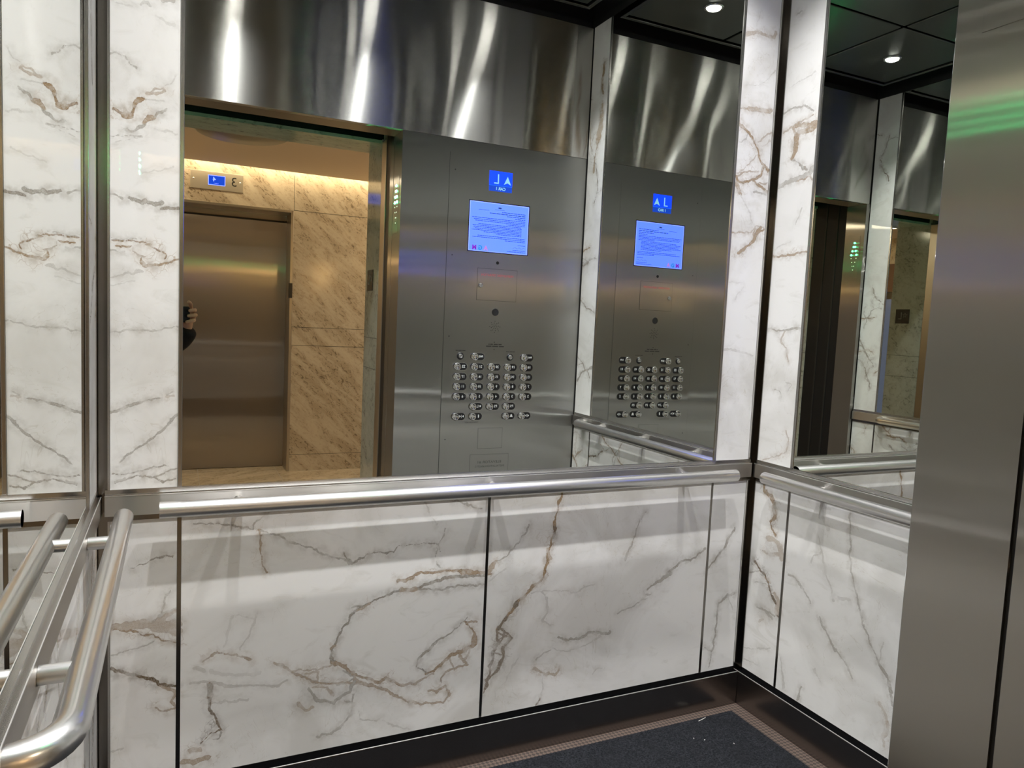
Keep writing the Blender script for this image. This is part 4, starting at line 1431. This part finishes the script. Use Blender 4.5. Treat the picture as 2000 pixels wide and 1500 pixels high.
t = thing('ceiling_dish', 'shallow round dish under the lobby ceiling in front of the elevator door', 'ceiling light', (0.53, -3.02, LC))
mb = MB()
mb.lathe((0.53, -3.02, LC), (0, 0, -1), [(0.28, 0.0), (0.28, 0.006), (0.26, 0.016), (0.10, 0.020), (0.002, 0.021)], DISH, 48)
mb.build('bowl', t)

# ------------------------------------------------------------------ the person holding the phone in the doorway
RH = Vector((math.cos(YAW), -math.sin(YAW), 0))
FH = Vector((math.sin(YAW), math.cos(YAW), 0))


def L(r, u, f):
    return CAM + RH * r + Vector((0, 0, u)) + FH * f


def skinned(name, verts, edges, mat, parent=None, root=0, levels=2):
    org = world_loc(parent) if parent is not None else Vector((0, 0, 0))
    me = bpy.data.meshes.new(name)
    me.from_pydata([Vector(v[0]) - org for v in verts], edges, [])
    o = bpy.data.objects.new(name, me)
    COL.objects.link(o)
    if parent is not None:
        o.parent = parent
    me.materials.append(mat)
    md = o.modifiers.new('skin', 'SKIN')
    md.use_smooth_shade = True
    for i, v in enumerate(verts):
        sv = me.skin_vertices[0].data[i]
        rr = v[1] if isinstance(v[1], tuple) else (v[1], v[1])
        sv.radius = rr
        sv.use_root = (i == root)
    sb = o.modifiers.new('smooth', 'SUBSURF')
    sb.levels = levels
    sb.render_levels = levels
    return o


V_, E_ = [], []


def jv(p, r, link=None):
    V_.append((Vector(p), r))
    if link is not None:
        E_.append((link, len(V_) - 1))
    return len(V_) - 1


BX, BY = -0.24, -2.44
pel = jv((BX, BY, 0.93), 0.135)
ab = jv((BX, BY, 1.10), 0.125, pel)
ch = jv((BX, BY + 0.01, 1.28), (0.155, 0.12), ab)
sh = jv((BX, BY, 1.41), 0.085, ch)
nk = jv((BX, BY + 0.015, 1.47), 0.052, sh)
hd0 = jv((BX, BY + 0.035, 1.545), 0.072, nk)
hd1 = jv((BX, BY + 0.030, 1.615), 0.088, hd0)
hd2 = jv((BX, BY + 0.015, 1.685), 0.060, hd1)
nose = jv((BX + 0.02, BY + 0.125, 1.585), 0.012, hd1)
for sx in (-1, 1):
    jv((BX + sx * 0.093, BY + 0.01, 1.60), 0.014, hd1)
# left arm hanging
la = jv((BX - 0.19, BY, 1.39), 0.060, sh)
le = jv((BX - 0.25, BY - 0.02, 1.12), 0.043, la)
lw_ = jv((BX - 0.25, BY + 0.08, 0.89), 0.029, le)
lp = jv((BX - 0.245, BY + 0.10, 0.82), (0.036, 0.022), lw_)
for k in range(4):
    a = jv((BX - 0.245, BY + 0.075 + 0.021 * k, 0.765), 0.0095, lp)
    b2 = jv((BX - 0.238, BY + 0.080 + 0.021 * k, 0.735 + 0.004 * abs(k - 1)), 0.0088, a)
    jv((BX - 0.225, BY + 0.083 + 0.021 * k, 0.715 + 0.005 * abs(k - 1)), 0.008, b2)
a = jv((BX - 0.235, BY + 0.145, 0.815), 0.011, lp)
jv((BX - 0.225, BY + 0.165, 0.775), 0.010, a)
# right arm reaching to the phone
ra = jv((BX + 0.18, BY + 0.02, 1.39), 0.060, sh)
re_ = jv(L(-0.030, -0.230, -0.26), 0.045, ra)
rw_ = jv(L(0.078, -0.122, -0.072), 0.031, re_)
rp = jv(L(0.080, -0.078, -0.062), (0.028, 0.024), rw_)
rk = jv(L(0.086, -0.034, -0.050), (0.036, 0.020), rp)
for pts in (((0.080, 0.006, -0.024), (0.070, 0.026, -0.006), (0.061, 0.033, 0.000), (0.051, 0.034, 0.003)),
            ((0.091, -0.006, -0.016), (0.086, -0.004, 0.010), (0.069, -0.006, 0.014), (0.051, -0.010, 0.010)),
            ((0.094, -0.029, -0.016), (0.089, -0.028, 0.011), (0.068, -0.030, 0.015), (0.045, -0.034, 0.010)),
            ((0.090, -0.051, -0.020), (0.083, -0.053, 0.006), (0.062, -0.058, 0.011), (0.038, -0.064, 0.008))):
    q = rk
    for i, p in enumerate(pts):
        q = jv(L(*p), (0.0105, 0.0098, 0.0090, 0.0080)[i], q)
q = jv(L(0.070, -0.062, -0.066), 0.014, rp)
q = jv(L(0.050, -0.048, -0.050), 0.011, q)
q = jv(L(0.034, -0.036, -0.034), 0.0092, q)
# legs
for sx in (-1, 1):
    hp = jv((BX + sx * 0.095, BY, 0.84), 0.088, pel)
    kn = jv((BX + sx * 0.105, BY + 0.02, 0.48), 0.056, hp)
    an = jv((BX + sx * 0.11, BY - 0.02, 0.085), 0.036, kn)
    jv((BX + sx * 0.12, BY + 0.11, 0.035), 0.030, an)
person = skinned('person', V_, E_, SKIN)
tag(person, 'person in a black coat holding up a phone, seen in the rear mirror', 'person')


def wear(name, idx, grow, mat, root=0):
    m = {old: new for new, old in enumerate(idx)}
    vv = [(V_[i][0], (V_[i][1][0] + grow, V_[i][1][1] + grow) if isinstance(V_[i][1], tuple) else V_[i][1] + grow) for i in idx]
    ee = [(m[a], m[b]) for a, b in E_ if a in m and b in m]
    return vv, ee


vv, ee = wear('coat', [pel, ab, ch, sh, la, le, lw_, ra, re_], 0.016, COAT)
cuff = len(vv)
vv += [(L(0.058, -0.158, -0.115), 0.066), (L(0.078, -0.112, -0.070), 0.058), (L(0.084, -0.088, -0.056), 0.052)]
ee += [(8, cuff), (cuff, cuff + 1), (cuff + 1, cuff + 2)]
vv.append((Vector((BX, BY, 0.80)), 0.150))
ee.append((0, cuff + 3))
skinned('coat', vv, ee, COAT, person)
legs = [i for i in range(len(V_)) if i > q]
vv, ee = [(Vector((BX, BY, 0.93)), 0.142)], []
for sx in (-1, 1):
    n = len(vv)
    vv += [(Vector((BX + sx * 0.095, BY, 0.84)), 0.098), (Vector((BX + sx * 0.105, BY + 0.02, 0.48)), 0.068), (Vector((BX + sx * 0.11, BY - 0.02, 0.095)), 0.056)]
    ee += [(0, n), (n, n + 1), (n + 1, n + 2)]
skinned('trousers', vv, ee, TROUSER, person)
for sx in (-1, 1):
    skinned('shoe', [(Vector((BX + sx * 0.11, BY - 0.05, 0.045)), 0.043), (Vector((BX + sx * 0.115, BY + 0.05, 0.042)), 0.042), (Vector((BX + sx * 0.125, BY + 0.15, 0.034)), 0.033)], [(0, 1), (1, 2)], SHOE, person)
skinned('hair', [(Vector((BX, BY - 0.035, 1.56)), 0.070), (Vector((BX, BY - 0.030, 1.64)), 0.082), (Vector((BX, BY + 0.010, 1.712)), 0.066), (Vector((BX, BY + 0.055, 1.70)), 0.045)], [(0, 1), (1, 2), (2, 3)], HAIR, person)

t = thing('phone', 'dark phone held sideways in the right hand of the person in the rear mirror', 'phone', L(-0.010, -0.027, -0.009))
mb = MB()


def phone_map(u, v, d):
    return L(u - 0.010, v - 0.027, d)


def rrect(w, h, r, n=6):
    out = []
    for cx_, cy_, a0 in ((w - r, h - r, 0), (-w + r, h - r, 90), (-w + r, -h + r, 180), (w - r, -h + r, 270)):
        out += [(cx_ + r * math.cos(R(a0 + 90 * k / n)), cy_ + r * math.sin(R(a0 + 90 * k / n))) for k in range(n + 1)]
    return out


mb.prism(rrect(0.077, 0.0385, 0.010), phone_map, -0.0135, -0.0055, BLACK_GLOSS)
mb.build('case', t, 0.001)
mb = MB()
mb.prism(rrect(0.073, 0.035, 0.008), phone_map, -0.0139, -0.0135, BLACK)
mb.build('touchscreen', t)
for v in (0.0, 0.020):
    mb = MB()
    mb.lathe(L(-0.030 - 0.018, -v, -0.0055), FH, [(0.008, 0.0), (0.008, 0.0015), (0.006, 0.0018), (0.0003, 0.0012)], BLACK_GLOSS, 20)
    mb.build('lens', t)
